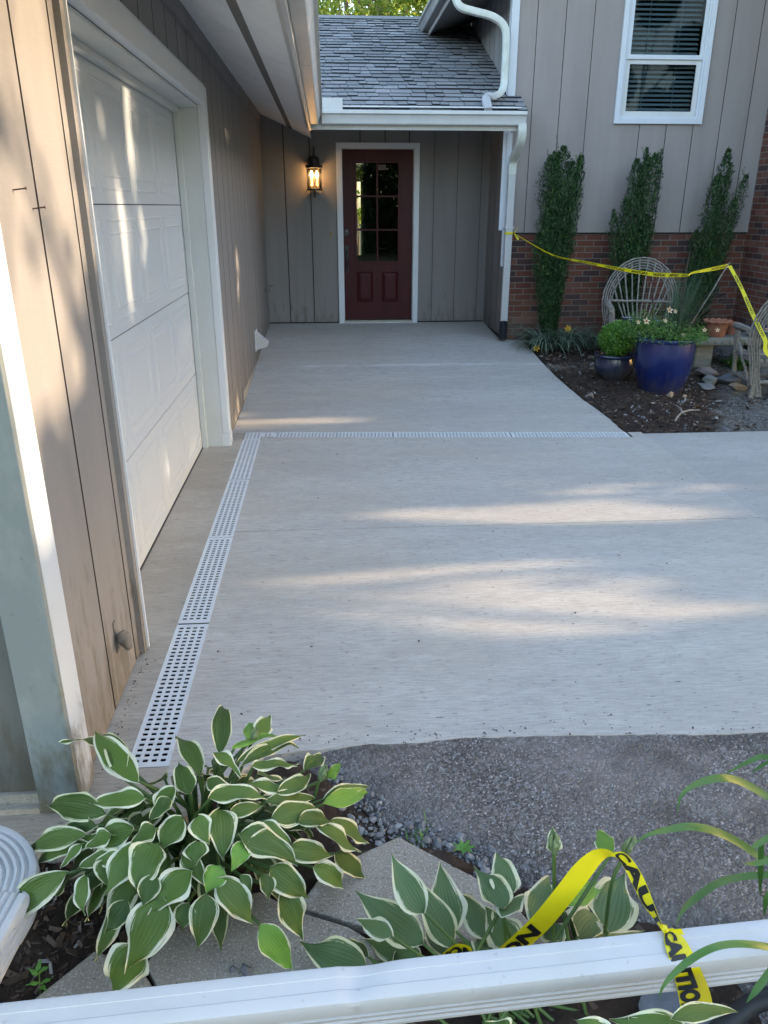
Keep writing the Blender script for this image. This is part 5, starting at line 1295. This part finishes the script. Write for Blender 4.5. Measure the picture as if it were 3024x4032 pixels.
for k in range(60):   # inner and low leaves filling the crown
    a=rr.uniform(0,6.28); r0=rr.uniform(.05,.24); r1=r0+rr.uniform(.10,.15); hz=lambda q:max(.02,.33*(1-(q/.42)**2))*rr.uniform(.55,.85)
    b=HC+V(math.cos(a)*r0,math.sin(a)*r0*.9,hz(r0)); t_=HC+V(math.cos(a)*r1,math.sin(a)*r1*.9,hz(r1)*.8)
    hosta_leaf(ms[0],b,t_,rr.uniform(.06,.085),V(math.cos(a)*.4,math.sin(a)*.4,1),rr,arch=.12,fold=.2)
    pet.tube([HC+V(0,0,.01),b],.004,5)
part('leaves',ms[0],MT['hosta'],hos,smooth=True,angle=80); part('young_leaves',ms[1],MT['hostay'],hos,smooth=True,angle=80); part('leaf_stalks',pet,MT['stem'],hos,smooth=True)
def scape(t,pts,buds,leaf=None):
    m=MB(); P=catmull(pts,6); m.tube(P,[.0042]*(len(P)-1)+[.003],7); part('flower_stalk',m,MT['stem'],t,smooth=True)
    m=MB(); e=Vector(pts[-1]); dr_=(Vector(pts[-1])-Vector(pts[-2])).normalized()
    for i in range(buds):
        a=i*2.4; m.tube([e+dr_*(.004*i-.01)+V(math.cos(a),math.sin(a),0)*.003,e+dr_*(.012+.005*i)+V(math.cos(a),math.sin(a),0)*.008,e+dr_*(.026+.005*i)+V(math.cos(a),math.sin(a),0)*.004],[.003,.0055,.0012],7)
    part('flower_bud',m,MT['bud'],t,smooth=True)
q=onY(*c_bot(1395,345),1.62); scape(hos,[HC+V(.1,0,.1),q+V(-.05,0,-.12),q],5)
q=onY(*c_bot(1098,182),1.72); scape(hos,[HC+V(.05,0,.15),q+V(-.03,0,-.08),q],5)
q=onY(*c_bot(935,300),1.75); scape(hos,[HC+V(.0,0,.15),q+V(-.01,0,-.08),q],4)
# second hosta
HL2=[(490,600,380,395,95),(585,720,460,478,92),(592,665,545,428,118),(492,705,255,522,108),(385,680,262,622,62),(300,790,68,695,112),(482,745,288,688,84),(300,745,228,680,50),(385,780,330,730,84),(705,690,613,533,92),(765,590,660,443,92),(775,555,735,388,92),
(800,725,698,578,112),(755,610,830,542,74),(865,640,920,470,98),(870,625,905,520,80),(1000,690,1052,575,115),(1115,668,1172,462,136),(950,565,1108,498,84),(1010,685,1085,600,110),(1060,690,1245,655,50),(695,745,690,668,74),(560,740,500,640,70),(640,760,600,690,70),(840,740,800,640,80),(950,700,880,600,80),(1130,400,1078,320,60)]
H2=V(.36,1.17,-.03); hos2=thing('hosta',H2,'paler variegated hosta with upright leaves behind the long white downspout, bottom centre','hosta','hostas in the near bed')
ms2=MB(); ms3=MB(); pet=MB()
for k,(bx,by,tx,ty,w) in enumerate(HL2):
    yb=1.23+rr.uniform(-.03,.05); yt=yb+.10+rr.uniform(-.03,.06); b=onY(*c_br(bx,by),yb); t_=onY(*c_br(tx,ty),yt)
    dist=(b-EYE).length; W_=w*1.16/CF*dist*1.04; up=((EYE-b).normalized()+V(0,0,.3)).normalized(); up=(up+V(rr.gauss(0,.15),0,rr.gauss(0,.15))).normalized()
    mm=ms3 if k in (18,26) else ms2
    hosta_leaf(mm,b,t_,W_,up,rr,arch=rr.uniform(-.02,.10),fold=rr.uniform(.12,.28))
    root=H2+V(rr.gauss(0,.10),rr.gauss(0,.03),.0); pet.tube(catmull([root,root.lerp(b,.6),b+(t_-b)*.05],4),[.004]*8+[.003],6)
part('leaves',ms2,MT['hosta2'],hos2,smooth=True,angle=80); part('young_leaves',ms3,MT['hostay'],hos2,smooth=True,angle=80); part('leaf_stalks',pet,MT['stem'],hos2,smooth=True)
scape(hos2,[onY(*c_br(930,705),1.22),onY(*c_br(933,560),1.23),onY(*c_br(932,390),1.24)],6)
scape(hos2,[onY(*c_br(1105,668),1.22),onY(*c_br(1128,500),1.23),onY(*c_br(1172,400),1.24)],6)
m=MB(); hosta_leaf(m,onY(*c_br(932,395),1.24),onY(*c_br(926,303),1.26),.035,V(0,-1,.4),rr); part('bract_leaf',m,MT['hosta2'],hos2,smooth=True)
# third hosta: a few leaves peeping out below the pipe
hos3=thing('hosta',V(.35,.93,-.03),'hosta whose low leaf edges show under the long white downspout at the bottom edge','hosta','hostas in the near bed')
m=MB()
for (bx,by,tx,ty,w) in [(1400,1010,1120,960,90),(1330,960,1560,935,50),(1250,1040,1180,950,80),(760,1040,700,972,110),(1130,1040,1000,960,80)]:
    b=onY(*c_br(bx,by),.90); t_=onY(*c_br(tx,ty),.93); hosta_leaf(m,b,t_,w*1.16/CF*1.7,V(0,-.5,1),rr,arch=.08)
part('leaves',m,MT['hosta'],hos3,smooth=True,angle=80)
# seedlings
q=onZ(*c_bot(175,1290),-.02); sd_=thing('seedling',q,'thin bright green seedling in the bark mulch at the bottom left','seedling')
m=MB(); tp_=q+V(.0,.02,.06); m.tube([q,tp_],.0012,5); part('stem',m,MT['stem'],sd_); m=MB()
for a,z in ((.5,.06),(2.6,.055),(3.6,.03),(.2,.025),(1.5,.07),(5.5,.015)): 
    b=q+V(0,.01,z*.9); hosta_leaf(m,b,b+V(math.cos(a)*.03,math.sin(a)*.025,.008),.012,V(0,0,1),rr,nu=4,nv=6)
part('leaves',m,MT['seed'],sd_,smooth=True)
q=onZ(*c_br(470,345),-.02); sd_=thing('grass_tuft',q,'small grass and weed tuft growing in the gravel strip','weed'); m=MB()
for i in range(26): a=rr.uniform(0,6.28); blade_mesh(m,q+V(rr.gauss(0,.03),rr.gauss(0,.02),-.01),V(math.cos(a)*.6,math.sin(a)*.6,1),rr.uniform(.02,.06),.003,.6,rr,5)
part('blades',m,MT['seed'],sd_)
q=onZ(*c_br(625,395),-.02); sd_=thing('weed',q,'little broad-leaved weed beside moss at the asphalt edge','weed'); m=MB()
for i in range(7): a=i*.9; b=q+V(0,0,.012); hosta_leaf(m,b,b+V(math.cos(a)*.035,math.sin(a)*.03,.012),.014,V(0,0,1),rr,nu=4,nv=6)
part('leaves',m,MT['seed'],sd_,smooth=True)
# dead leaves / debris on the slab
m=MB(); rr2=random.Random(77)
for i in range(70):
    x=rr2.uniform(-.5,2.3); y=rr2.uniform(2.15,8.5); z=slabz(y)+.003; s=rr2.uniform(.003,.009); a=rr2.uniform(0,6.28)
    m.rock((x,y,z),(s,s*.6,s*.35),i,1)
for i in range(330):
    k=i%3
    if k==0: x=rr2.uniform(-.2,1.6); y=edgey(x)+abs(rr2.gauss(0,.035)); 
    elif k==1: x=-.765+abs(rr2.gauss(0,.02)); y=rr2.choice([rr2.uniform(2.0,2.7),rr2.uniform(5.75,8.4)])
    else: y=rr2.uniform(6.0,9.3); x=redge(y)-abs(rr2.gauss(0,.05))
    z=slabz(y)+.002; s=rr2.uniform(.0015,.006); m.rock((x,y,z),(s,s*.7,s*.4),i+500,1)
tag(m.build('debris',MT['chips']),'tiny dark crumbs and bits scattered over the concrete slab','debris',kind='stuff')
# lily blades at the right edge
ly=thing('daylily',(1.25,1.35,-.03),'daylily at the right edge with long green strap leaves arching over the white downspout','daylily')
def strap(m,pts,w0):
    P=catmull(pts,7); n=len(P)
    vs=[]
    for i,p in enumerate(P):
        t=i/(n-1); tg=(P[min(i+1,n-1)]-P[max(i-1,0)]).normalized(); v=(EYE-p).normalized(); sd=tg.cross(v+V(0,-.3,.5)).normalized(); w=w0*min(1,(1-t)*2.6+.05); nn=sd.cross(tg)
        vs+=[p-sd*w*.5+nn*w*.18*0,p-V(0,0,w*.16),p+sd*w*.5]
    fs=[]
    for i in range(n-1): a=3*i; fs+=[(a,a+1,a+4,a+3),(a+1,a+2,a+5,a+4)]
    m.add(vs,fs)
m=MB()
def SP(l,ys): return [onY(*c_br(x,y),Y) for (x,y),Y in zip(l,ys)]
strap(m,SP([(1800,330),(1720,240),(1660,205),(1570,155),(1500,141),(1420,160),(1365,200),(1350,262)],[1.45,1.5,1.52,1.52,1.5,1.48,1.45,1.42]),.019)
strap(m,SP([(1760,150),(1660,72),(1600,82),(1500,136)],[1.6,1.7,1.7,1.68]),.014)
strap(m,SP([(1720,60),(1650,92),(1600,125)],[1.7,1.7,1.7]),.010)
strap(m,SP([(1760,470),(1640,412),(1560,360),(1480,322),(1400,306),(1320,316),(1250,335),(1190,376)],[1.35,1.38,1.38,1.37,1.36,1.35,1.33,1.31]),.018)
strap(m,SP([(1780,480),(1660,470),(1560,478),(1480,503),(1400,560),(1365,600),(1345,645)],[1.3,1.32,1.32,1.3,1.27,1.24,1.21]),.016)
strap(m,SP([(1800,760),(1720,730),(1620,708),(1530,705),(1460,722),(1390,762),(1330,815),(1300,855),(1288,893)],[1.05,1.02,1.0,.99,.98,.975,.97,.965,.96]),.013)
strap(m,SP([(1760,320),(1680,335),(1620,368),(1600,380)],[1.3,1.3,1.28,1.27]),.013)
strap(m,SP([(1780,400),(1700,415),(1620,430),(1575,433)],[1.25,1.25,1.24,1.23]),.012)
strap(m,SP([(1636,360),(1634,440),(1632,545)],[1.3,1.29,1.28]),.012)
strap(m,SP([(1720,480),(1660,540),(1645,610)],[1.2,1.18,1.17]),.013)
strap(m,SP([(1740,700),(1680,780),(1620,860),(1585,905)],[.97,.96,.95,.94]),.013)
for i in range(26):
    a=rr.uniform(0,6.28); blade_mesh(m,V(1.32+rr.gauss(0,.05),1.3+rr.gauss(0,.05),-.03),V(math.cos(a)*.5+.5,math.sin(a)*.5,1.6),rr.uniform(.4,.6),.017,1.5,rr,9)
part('leaves',m,MT['lily'],ly,smooth=True,angle=80)
# ---------------- foreground downspout ----------------
# world pipe: back top edge passes through these two points
pa=onZ(0,3943,.33); pb=onZ(3024,3613,.33)
ax=(pb-pa).normalized(); pa=pa-ax*.35; pb=pb+ax*.35
down=V(0,0,-1); out=ax.cross(V(0,0,1)).normalized()   # toward the viewer
if out.y>0: out=-out
Tt=R(14); e1=(out*math.cos(Tt)+down*math.sin(Tt)).normalized(); e2=(down*math.cos(Tt)-out*math.sin(Tt)).normalized()
PW,PH=.070,.118; rc_=.007
prof=[(0,rc_)]
prof=[(rc_*.3,rc_*.3),(rc_,0),(PW*.30,0.0),(PW*.32,.0012),(PW*.62,.0012),(PW*.64,0),(PW-.012,0),(PW-.004,.003),(PW,.011)]
zz=PH*.40
prof+=[(PW,zz)]
for i in range(3):
    prof+=[(PW-.0005,zz+.0),(PW-.009,zz+.003),(PW-.009,zz+.0085),(PW+.0,zz+.0115),(PW,zz+.0195)]; zz+=.0208
prof+=[(PW,PH-.008),(PW-.004,PH-.002),(PW-.012,PH),(rc_,PH),(0,PH-rc_)]
n=len(prof); m=MB(); NSg=150; L=(pb-pa).length
dent=onZ(*c_bot(1500,1340),.33); ds_=(dent-pa).dot(ax)
for i in range(NSg+1):
    s=L*i/NSg
    # finer sampling round the dent
    c=pa+ax*s
    for (a,b) in prof:
        q=(s-ds_); sk=(1-a/PW)
        dd=-abs(q-.02*sk); k_=math.exp(-((q-.012-.035*sk)/(.012+.032*sk))**2)*.010*(.25+.75*sk)*(1 if b<.02 else 0.25)
        k2=math.exp(-((q+.006)/.006)**2)*.002*(1 if b<.02 else .2)
        sag=.0009*noise.noise(V(s*9,a*40,b*30))
        m.v.append(tuple(c+e1*a+e2*(b+k_-k2+sag)))
for i in range(NSg):
    for k in range(n): m.f.append((i*n+k,i*n+(k+1)%n,(i+1)*n+(k+1)%n,(i+1)*n+k)); m.mi.append(0)
m.f+= [tuple(range(n-1,-1,-1)),tuple(NSg*n+k for k in range(n))]; m.mi+=[0,0]
fd_=thing('downspout_extension',(pa+pb)*.5-V(0,0,.1),'long white ribbed downspout with a dent lying across the bottom foreground','downspout')
part('pipe',m,MT['pipewhite'],fd_,smooth=True,angle=28)
# support blocks outside the frame and slate under the pipe
for s,l in ((.16,'left'),(L-.12,'right')):
    c=pa+ax*s; m=MB(); m.box(c.x-.09,c.x+.09,c.y-.12,c.y+.02,-.16,.175); tag(m.build('support_block',MT['paver'],bevel=.01),'concrete block carrying the %s end of the long downspout, beyond the frame'%l,'block','blocks under the long downspout')
q=onZ(2700,4010,.03); m=MB(); m.rock((q.x+.05,q.y-.03,.0),(.16,.10,.03),71,3); tag(m.build('slate_slab',MT['bluestone'],smooth=True,angle=25),'dark blue-grey slate slab under the downspout at the bottom right','rock')
m=MB(); hp=catmull([onZ(3260,3900,.10),onZ(3010,3935,.08),onZ(2900,4000,.05),onZ(2760,4120,.0)],6); m.tube(hp,.021,14); tag(m.build('drain_hose',MT['blackpl'],smooth=True),'black hose at the bottom right corner under the downspout','hose')
# left elbow downspout
el_=thing('downspout_elbow',onZ(60,3420,.0),'white ribbed downspout elbow at the left edge beside the hosta','downspout')
def elprof(w,d,ribs=4,rd=.007):
    P=[]; h=w/2;q=d/2; r=.012
    def line(x0,y0,x1,y1,nx,ny,nr):
        o=[];n=2*nr+1
        for i in range(n):
            k=rd if i%2 else 0
            for t in (i/n+.012,(i+1)/n-.012): o.append((x0+(x1-x0)*t-nx*k,y0+(y1-y0)*t-ny*k))
        return o
    P+=line(-h+r,-q,h-r,-q,0,-1,3)+[(h-r*.3,-q+r*.3)]+line(h,-q+r,h,q-r,1,0,ribs)+[(h-r*.3,q-r*.3)]+line(h-r,q,-h+r,q,0,1,3)+[(-h+r*.3,q-r*.3)]+line(-h,q-r,-h,-q+r,-1,0,ribs)+[(-h+r*.3,-q+r*.3)]
    return P
zc=.13
K=[onZ(-420,3330,.16),onZ(-240,3325,zc+.02),onZ(-90,3335,zc),onZ(20,3375,zc),onZ(72,3460,zc),onZ(48,3570,zc-.01),onZ(-8,3670,zc-.02)]
pth=catmull(K,5); m=MB(); m.sweep(pth,elprof(.085,.10),[V(0,0,1)]*len(pth)); part('elbow_bend',m,MT['pipewhite'],el_,smooth=True,angle=30)
K2=[onZ(42,3560,zc-.005),onZ(-60,3745,zc-.02),onZ(-210,4020,zc-.05)]
m=MB(); m.sweep(catmull(K2,4),elprof(.090,.105),V(0,0,1)); part('outlet_pipe',m,MT['pipewhite'],el_,smooth=True,angle=30)
# near tape
nt_=thing('caution_tape',(pa+pb)*.5,'caution tape looped over a hosta stalk and knotted round the long foreground downspout','caution tape')
def rib(pxs,Ys,ws,dirs=None):
    pts=[onY(*c_br(x,y),Y) for (x,y),Y in zip(pxs,Ys)]; ac=[]
    for i,((x,y),Y,w) in enumerate(zip(pxs,Ys,ws)):
        a=onY(*c_br(x+w[0],y+w[1]),Y+(w[2] if len(w)>2 else 0)); ac.append((a-pts[i])*2)
    return pts,ac
pts,ac=rib([(740,770),(800,712),(880,640),(960,545),(1030,455),(1075,410),(1110,396),(1138,400)],[1.17,1.17,1.18,1.19,1.2,1.21,1.215,1.215],[(24,22),(24,20),(26,22),(27,22),(28,20),(14,22),(4,14,.01),(6,8,.01)])
P,A=ribbon(pts,ac,'tape_strip',MT['tape'],nt_)
for s in (1,-1): text_on(P,A,'ION',.04,.27,.74,nt_,off=.0015*s,mirror=True,bold=.05)
pts,ac=rib([(1132,398),(1160,405),(1190,440),(1222,500),(1252,565),(1280,615),(1300,652)],[1.215,1.21,1.205,1.19,1.17,1.15,1.13],[(8,-6),(12,-10),(18,-9),(20,-9),(16,-8),(8,-5),(4,-3)])
P,A=ribbon(pts,ac,'tape_strip',MT['tape'],nt_)
for s in (1,-1): text_on(P,A,'CAUT',.06,.97,.92,nt_,off=.0014*s,toff=-.02,bold=.05)
# knot and wrap round the pipe: follows the pipe's section
def on_pipe(px,py,lift=.003):
    """front/top surface point of the pipe under a photo position"""
    d=ray(*c_br(px,py)); best=None
    nT=ax.cross(e1).normalized()
    for (p0,nn,chk) in ((pa-e2*lift,e2,0),(pa+e1*(PW+lift),e1,1)):
        k=(p0-EYE).dot(nn)/d.dot(nn); q=EYE+d*k; r_=q-pa; a=r_.dot(e1); b=r_.dot(e2)
        ok=(-.002<=a<=PW+.004) if chk==0 else (-.004<=b<=PH+.03)
        if ok and (best is None or k<best[0]): best=(k,q)
    if best is None:
        k=(pa+e1*(PW+lift)-EYE).dot(e1)/d.dot(e1); return EYE+d*k
    return best[1]
cen=[(1322,652),(1340,690),(1362,740),(1385,800),(1402,850),(1412,890),(1418,925)]; hwid=[14,34,42,47,52,54,55]
pts=[on_pipe(*c) for c in cen]; ac=[]
for (x,y),h in zip(cen,hwid): ac.append(on_pipe(x+h,y-h*.14,.004)-on_pipe(x-h,y+h*.14,.004))
P,A=ribbon(pts,ac,'tape_wrap',MT['tape'],nt_)
text_on(P,A,'CAUTION',.02,1.04,.66,nt_,flip=False,off=.0016,toff=-.14,bold=.065); 
text_on(P,A,'CAUTION',.02,1.04,.66,nt_,flip=False,off=-.0016,toff=-.14,bold=.065)
q=on_pipe(1305,656,.006); m=MB(); m.rock((q.x,q.y,q.z+.004),(.011,.009,.009),4,2); m.add([q,q+V(.03,-.01,.012),q+V(.035,-.015,.0)],[(0,1,2)]); part('knot',m,MT['tape'],nt_,smooth=True)
pts,ac=rib([(530,775),(560,745),(600,728),(650,735),(665,760)],[1.14,1.15,1.155,1.15,1.14],[(6,-18),(10,-22),(4,-24),(-4,-22),(-8,-14)])
P,A=ribbon(pts,ac,'tape_strip',MT['tape'],nt_)
for s in (1,-1): text_on(P,A,'ION',.25,.85,.7,nt_,off=.0015*s,bold=.05)

# ---------------- trees ----------------
def tree(x,y,h,crownc,crownr,n,leaf,mat,label,seed,holes=None,trunk_r=.16,group='trees',clumps=40,keepfrac=.0,gz0=-.16,vis=True):
    t=thing('tree',(x,y,gz0),label,'tree',group); rr=random.Random(seed); r=np.random.default_rng(seed)
    m=MB(); top=V(x+rr.uniform(-.3,.3),y+rr.uniform(-.3,.3),h*.8); m.tube(catmull([V(x,y,gz0),V(x+rr.uniform(-.1,.1),y,h*.35),top],5),[trunk_r*(1-.75*i/10) for i in range(11)],9)
    C=V(*crownc); cs=[]
    for i in range(clumps):
        while True:
            q=V(rr.uniform(-1,1),rr.uniform(-1,1),rr.uniform(-1,1))
            if q.length<1: break
        q=C+V(q.x*crownr[0],q.y*crownr[1],q.z*crownr[2]); cs.append((q,rr.uniform(.22,.42)*min(crownr)))
        if i%3==0:
            f=rr.uniform(.3,.8); b=V(x,y,gz0).lerp(top,f); m.tube(catmull([b,b.lerp(q,.5)+V(0,0,.15),q],4),[.05*trunk_r/.16]*3+[.03*trunk_r/.16]*3+[.015]*3,6)
    part('trunk',m,MT['bark'],t,smooth=True)
    k=r.integers(0,len(cs),n); cc=np.array([tuple(c) for c,_ in cs])[k]; rad=np.array([q for _,q in cs])[k]
    d=rdir(n,r)*(r.uniform(0,1,n)**.4)[:,None]; P=cc+d*rad[:,None]
    if holes:
        S_=np.array(SUNV); keep=np.ones(n,bool); U=np.array([0,1,0]); Vv=np.cross(S_,U); Vv/=np.linalg.norm(Vv)
        for (pt,ry,rz_,kf) in holes:
            q=P-np.array(pt); q-=np.outer(q@S_,S_); dd=((q@U)/ry)**2+((q@Vv)/rz_)**2; hit=dd<1
            keep&=~(hit&(r.uniform(0,1,n)>kf))
        P=P[keep]
    n=len(P); leaf_cloud('crown',P,rdir(n,r)-np.array([0,0,.3]),rdir(n,r)+np.array([0,0,.5]),r.uniform(.7,1.3,n)*leaf,r.uniform(.45,.8,n)*leaf,mat,t)
    return t
# openings cut in the unseen canopy to shape the dapples (point lit, half size across, half size in height, leaves kept)
c2_=Cc(900,1600,1.2803)
H=[]
def hg(px,py,hx,hy,kf=0.,z=0.):   # patch on the ground given in crop px
    c=onZ(*c2_(px,py),z); a=onZ(*c2_(px+hx,py),z); b=onZ(*c2_(px,py+hy),z); H.append((tuple(c),abs(b.y-c.y)+.11,abs(a.x-c.x)*math.sin(SUN_EL)+.10,kf*.12 if kf<.35 else kf))
hg(900,337,330,20,.02); hg(1150,340,250,12,.1); hg(640,505,170,18,.1); hg(480,590,170,20,.1); hg(900,640,260,40,.02); hg(1180,635,180,22,.03); hg(960,500,80,10,.2); hg(1060,560,120,12,.3); hg(150,45,160,14,.1); hg(60,545,90,30,.25); hg(250,330,160,10,.5); hg(900,850,160,20,.6); hg(860,740,260,20,.7)
def hw_(px,py,crop,hy,hz,X,kf=0.): c=onX(*crop(px,py),X); H.append((tuple(c),hy+.07,hz+.07,kf*.5+.02))
cA=Cc(0,0,.7535); cB=Cc(0,900,.6028)
hw_(90,330,cA,.32,.9,WX,.16); hw_(60,1000,cA,.28,.50,WX,.2); hw_(300,500,cA,.20,.5,WX,.25); hw_(60,500,cB,.14,.30,WX,.05); hw_(250,330,cA,.12,.4,WX,.3)
hw_(60,700,cB,.10,.50,WX+.025,0)
for (px,py,c,hy,hz,kf) in ((690,700,cA,.10,.22,.05),(690,900,cA,.09,.18,.15),(560,760,cA,.07,.25,.35),(640,1250,cA,.10,.2,.2),(740,1250,cA,.07,.2,.3),(820,150,cB,.16,.20,.05),(850,420,cB,.13,.14,.1),(930,80,cB,.07,.10,.4),(1215,690,cB,.17,.15,.25),(930,1380,cB,.13,.15,.25),(1080,1580,cB,.13,.10,.1),(1270,1480,cB,.12,.12,.2)): hw_(px,py,c,hy,hz,DX,kf)
hw_(480,150,cA,.16,.05,WX+.03,.1); hw_(590,200,cA,.2,.05,WX+.03,.1); hw_(860,430,cA,.14,.04,WX+.03,.2)
hw_(1550,300,cB,.16,.16,WX,.1); hw_(1560,1060,cB,.18,.12,WX,.1); hw_(980,330,Cc(1,900,.0001),.1,.1,WX,.9)
H.append(((WX,8.9,.35),.12,.1,.2))
ti=0
for (x,y,cz,ry) in ((12.5,-2.6,3.6,2.4),(13.3,.6,3.7,2.4),(12.6,3.8,3.8,2.4),(13.4,6.9,3.7,2.4),(12.8,9.6,3.8,2.3)):
    tree(x,y,7.0,(x,y,cz+.9),(1.9,ry*1.15,4.0),48000,.18,MT['shade'],'leafy tree beyond the right side of the driveway, crown gaps shaped to dapple the slab',100+ti,H,.17,'shade trees beyond the driveway',100); ti+=1
# behind the entry roof
BK='tall sunlit woodland trees behind the entry roof'
for i,(x,y,h,labels) in enumerate(((-2.2,24,10.5,'green tree at the far left above the roof ridge'),(1.85,25,11,'tree with the pale trunk standing above the middle of the roof ridge'),(4.6,23,10,'bright yellow-green tree above the ridge by the upper gutter'),(1.0,31,13,'darker tree filling the gap behind the pale trunk'),(6.5,30,12.5,'tall tree mostly hidden behind the wing eave'))):
    tree(x,y,h,(x,y,h*.66),(2.6,2.2,3.0),6500,.17,MT['sunleaf'],labels,200+i,None,.20,BK,46)
# behind the viewer, mirrored in the door glass
for i,(x,y,h,mt) in enumerate(((.2,-19,4.2,'sunleaf'),(8,-9,6,'shade'),(-7,-14,7,'treeleaf'))):
    tree(x,y,h,(x,y,h*.45),(2.4,2.0,h*.42),6000,.2,MT[mt],'dense tree mass added behind the viewer to darken the upper window reflection',300+i,None,.15,'trees behind the viewer',40)

tree(.75,21,2.4,(.85,21,1.1),(.9,.8,1.0),700,.14,MT['sunleaf'],'small sunlit tree seen through the front door glass and the back window',401,None,.05,BK,14)
for i,(x,y) in enumerate(((13.5,-17),)):  # unseen tree mass added to keep the upper window reflection dark
    tree(x,y,10,(x,y,6.0),(4.2,2.0,5.0),15000,.36,MT['shade'],'dense tree mass added behind the viewer to darken the upper window reflection',410+i,None,.15,'trees behind the viewer',40)
hd_=thing('added_hedge',(4.4,-11,-.16),'dense dark foliage block added behind the viewer to darken the door glass reflection','added_hedge')  # unseen foliage added so the door glass mirrors something dark
r=np.random.default_rng(91); n=11000; P=np.stack([r.uniform(1.45,4.2,n),r.uniform(-11.6,-10.6,n),r.uniform(-.1,3.7,n)],1)
leaf_cloud('foliage',P,rdir(n,r),rdir(n,r)+np.array([0,.6,.5]),r.uniform(.12,.22,n),r.uniform(.08,.12,n),MT['shade'],hd_)
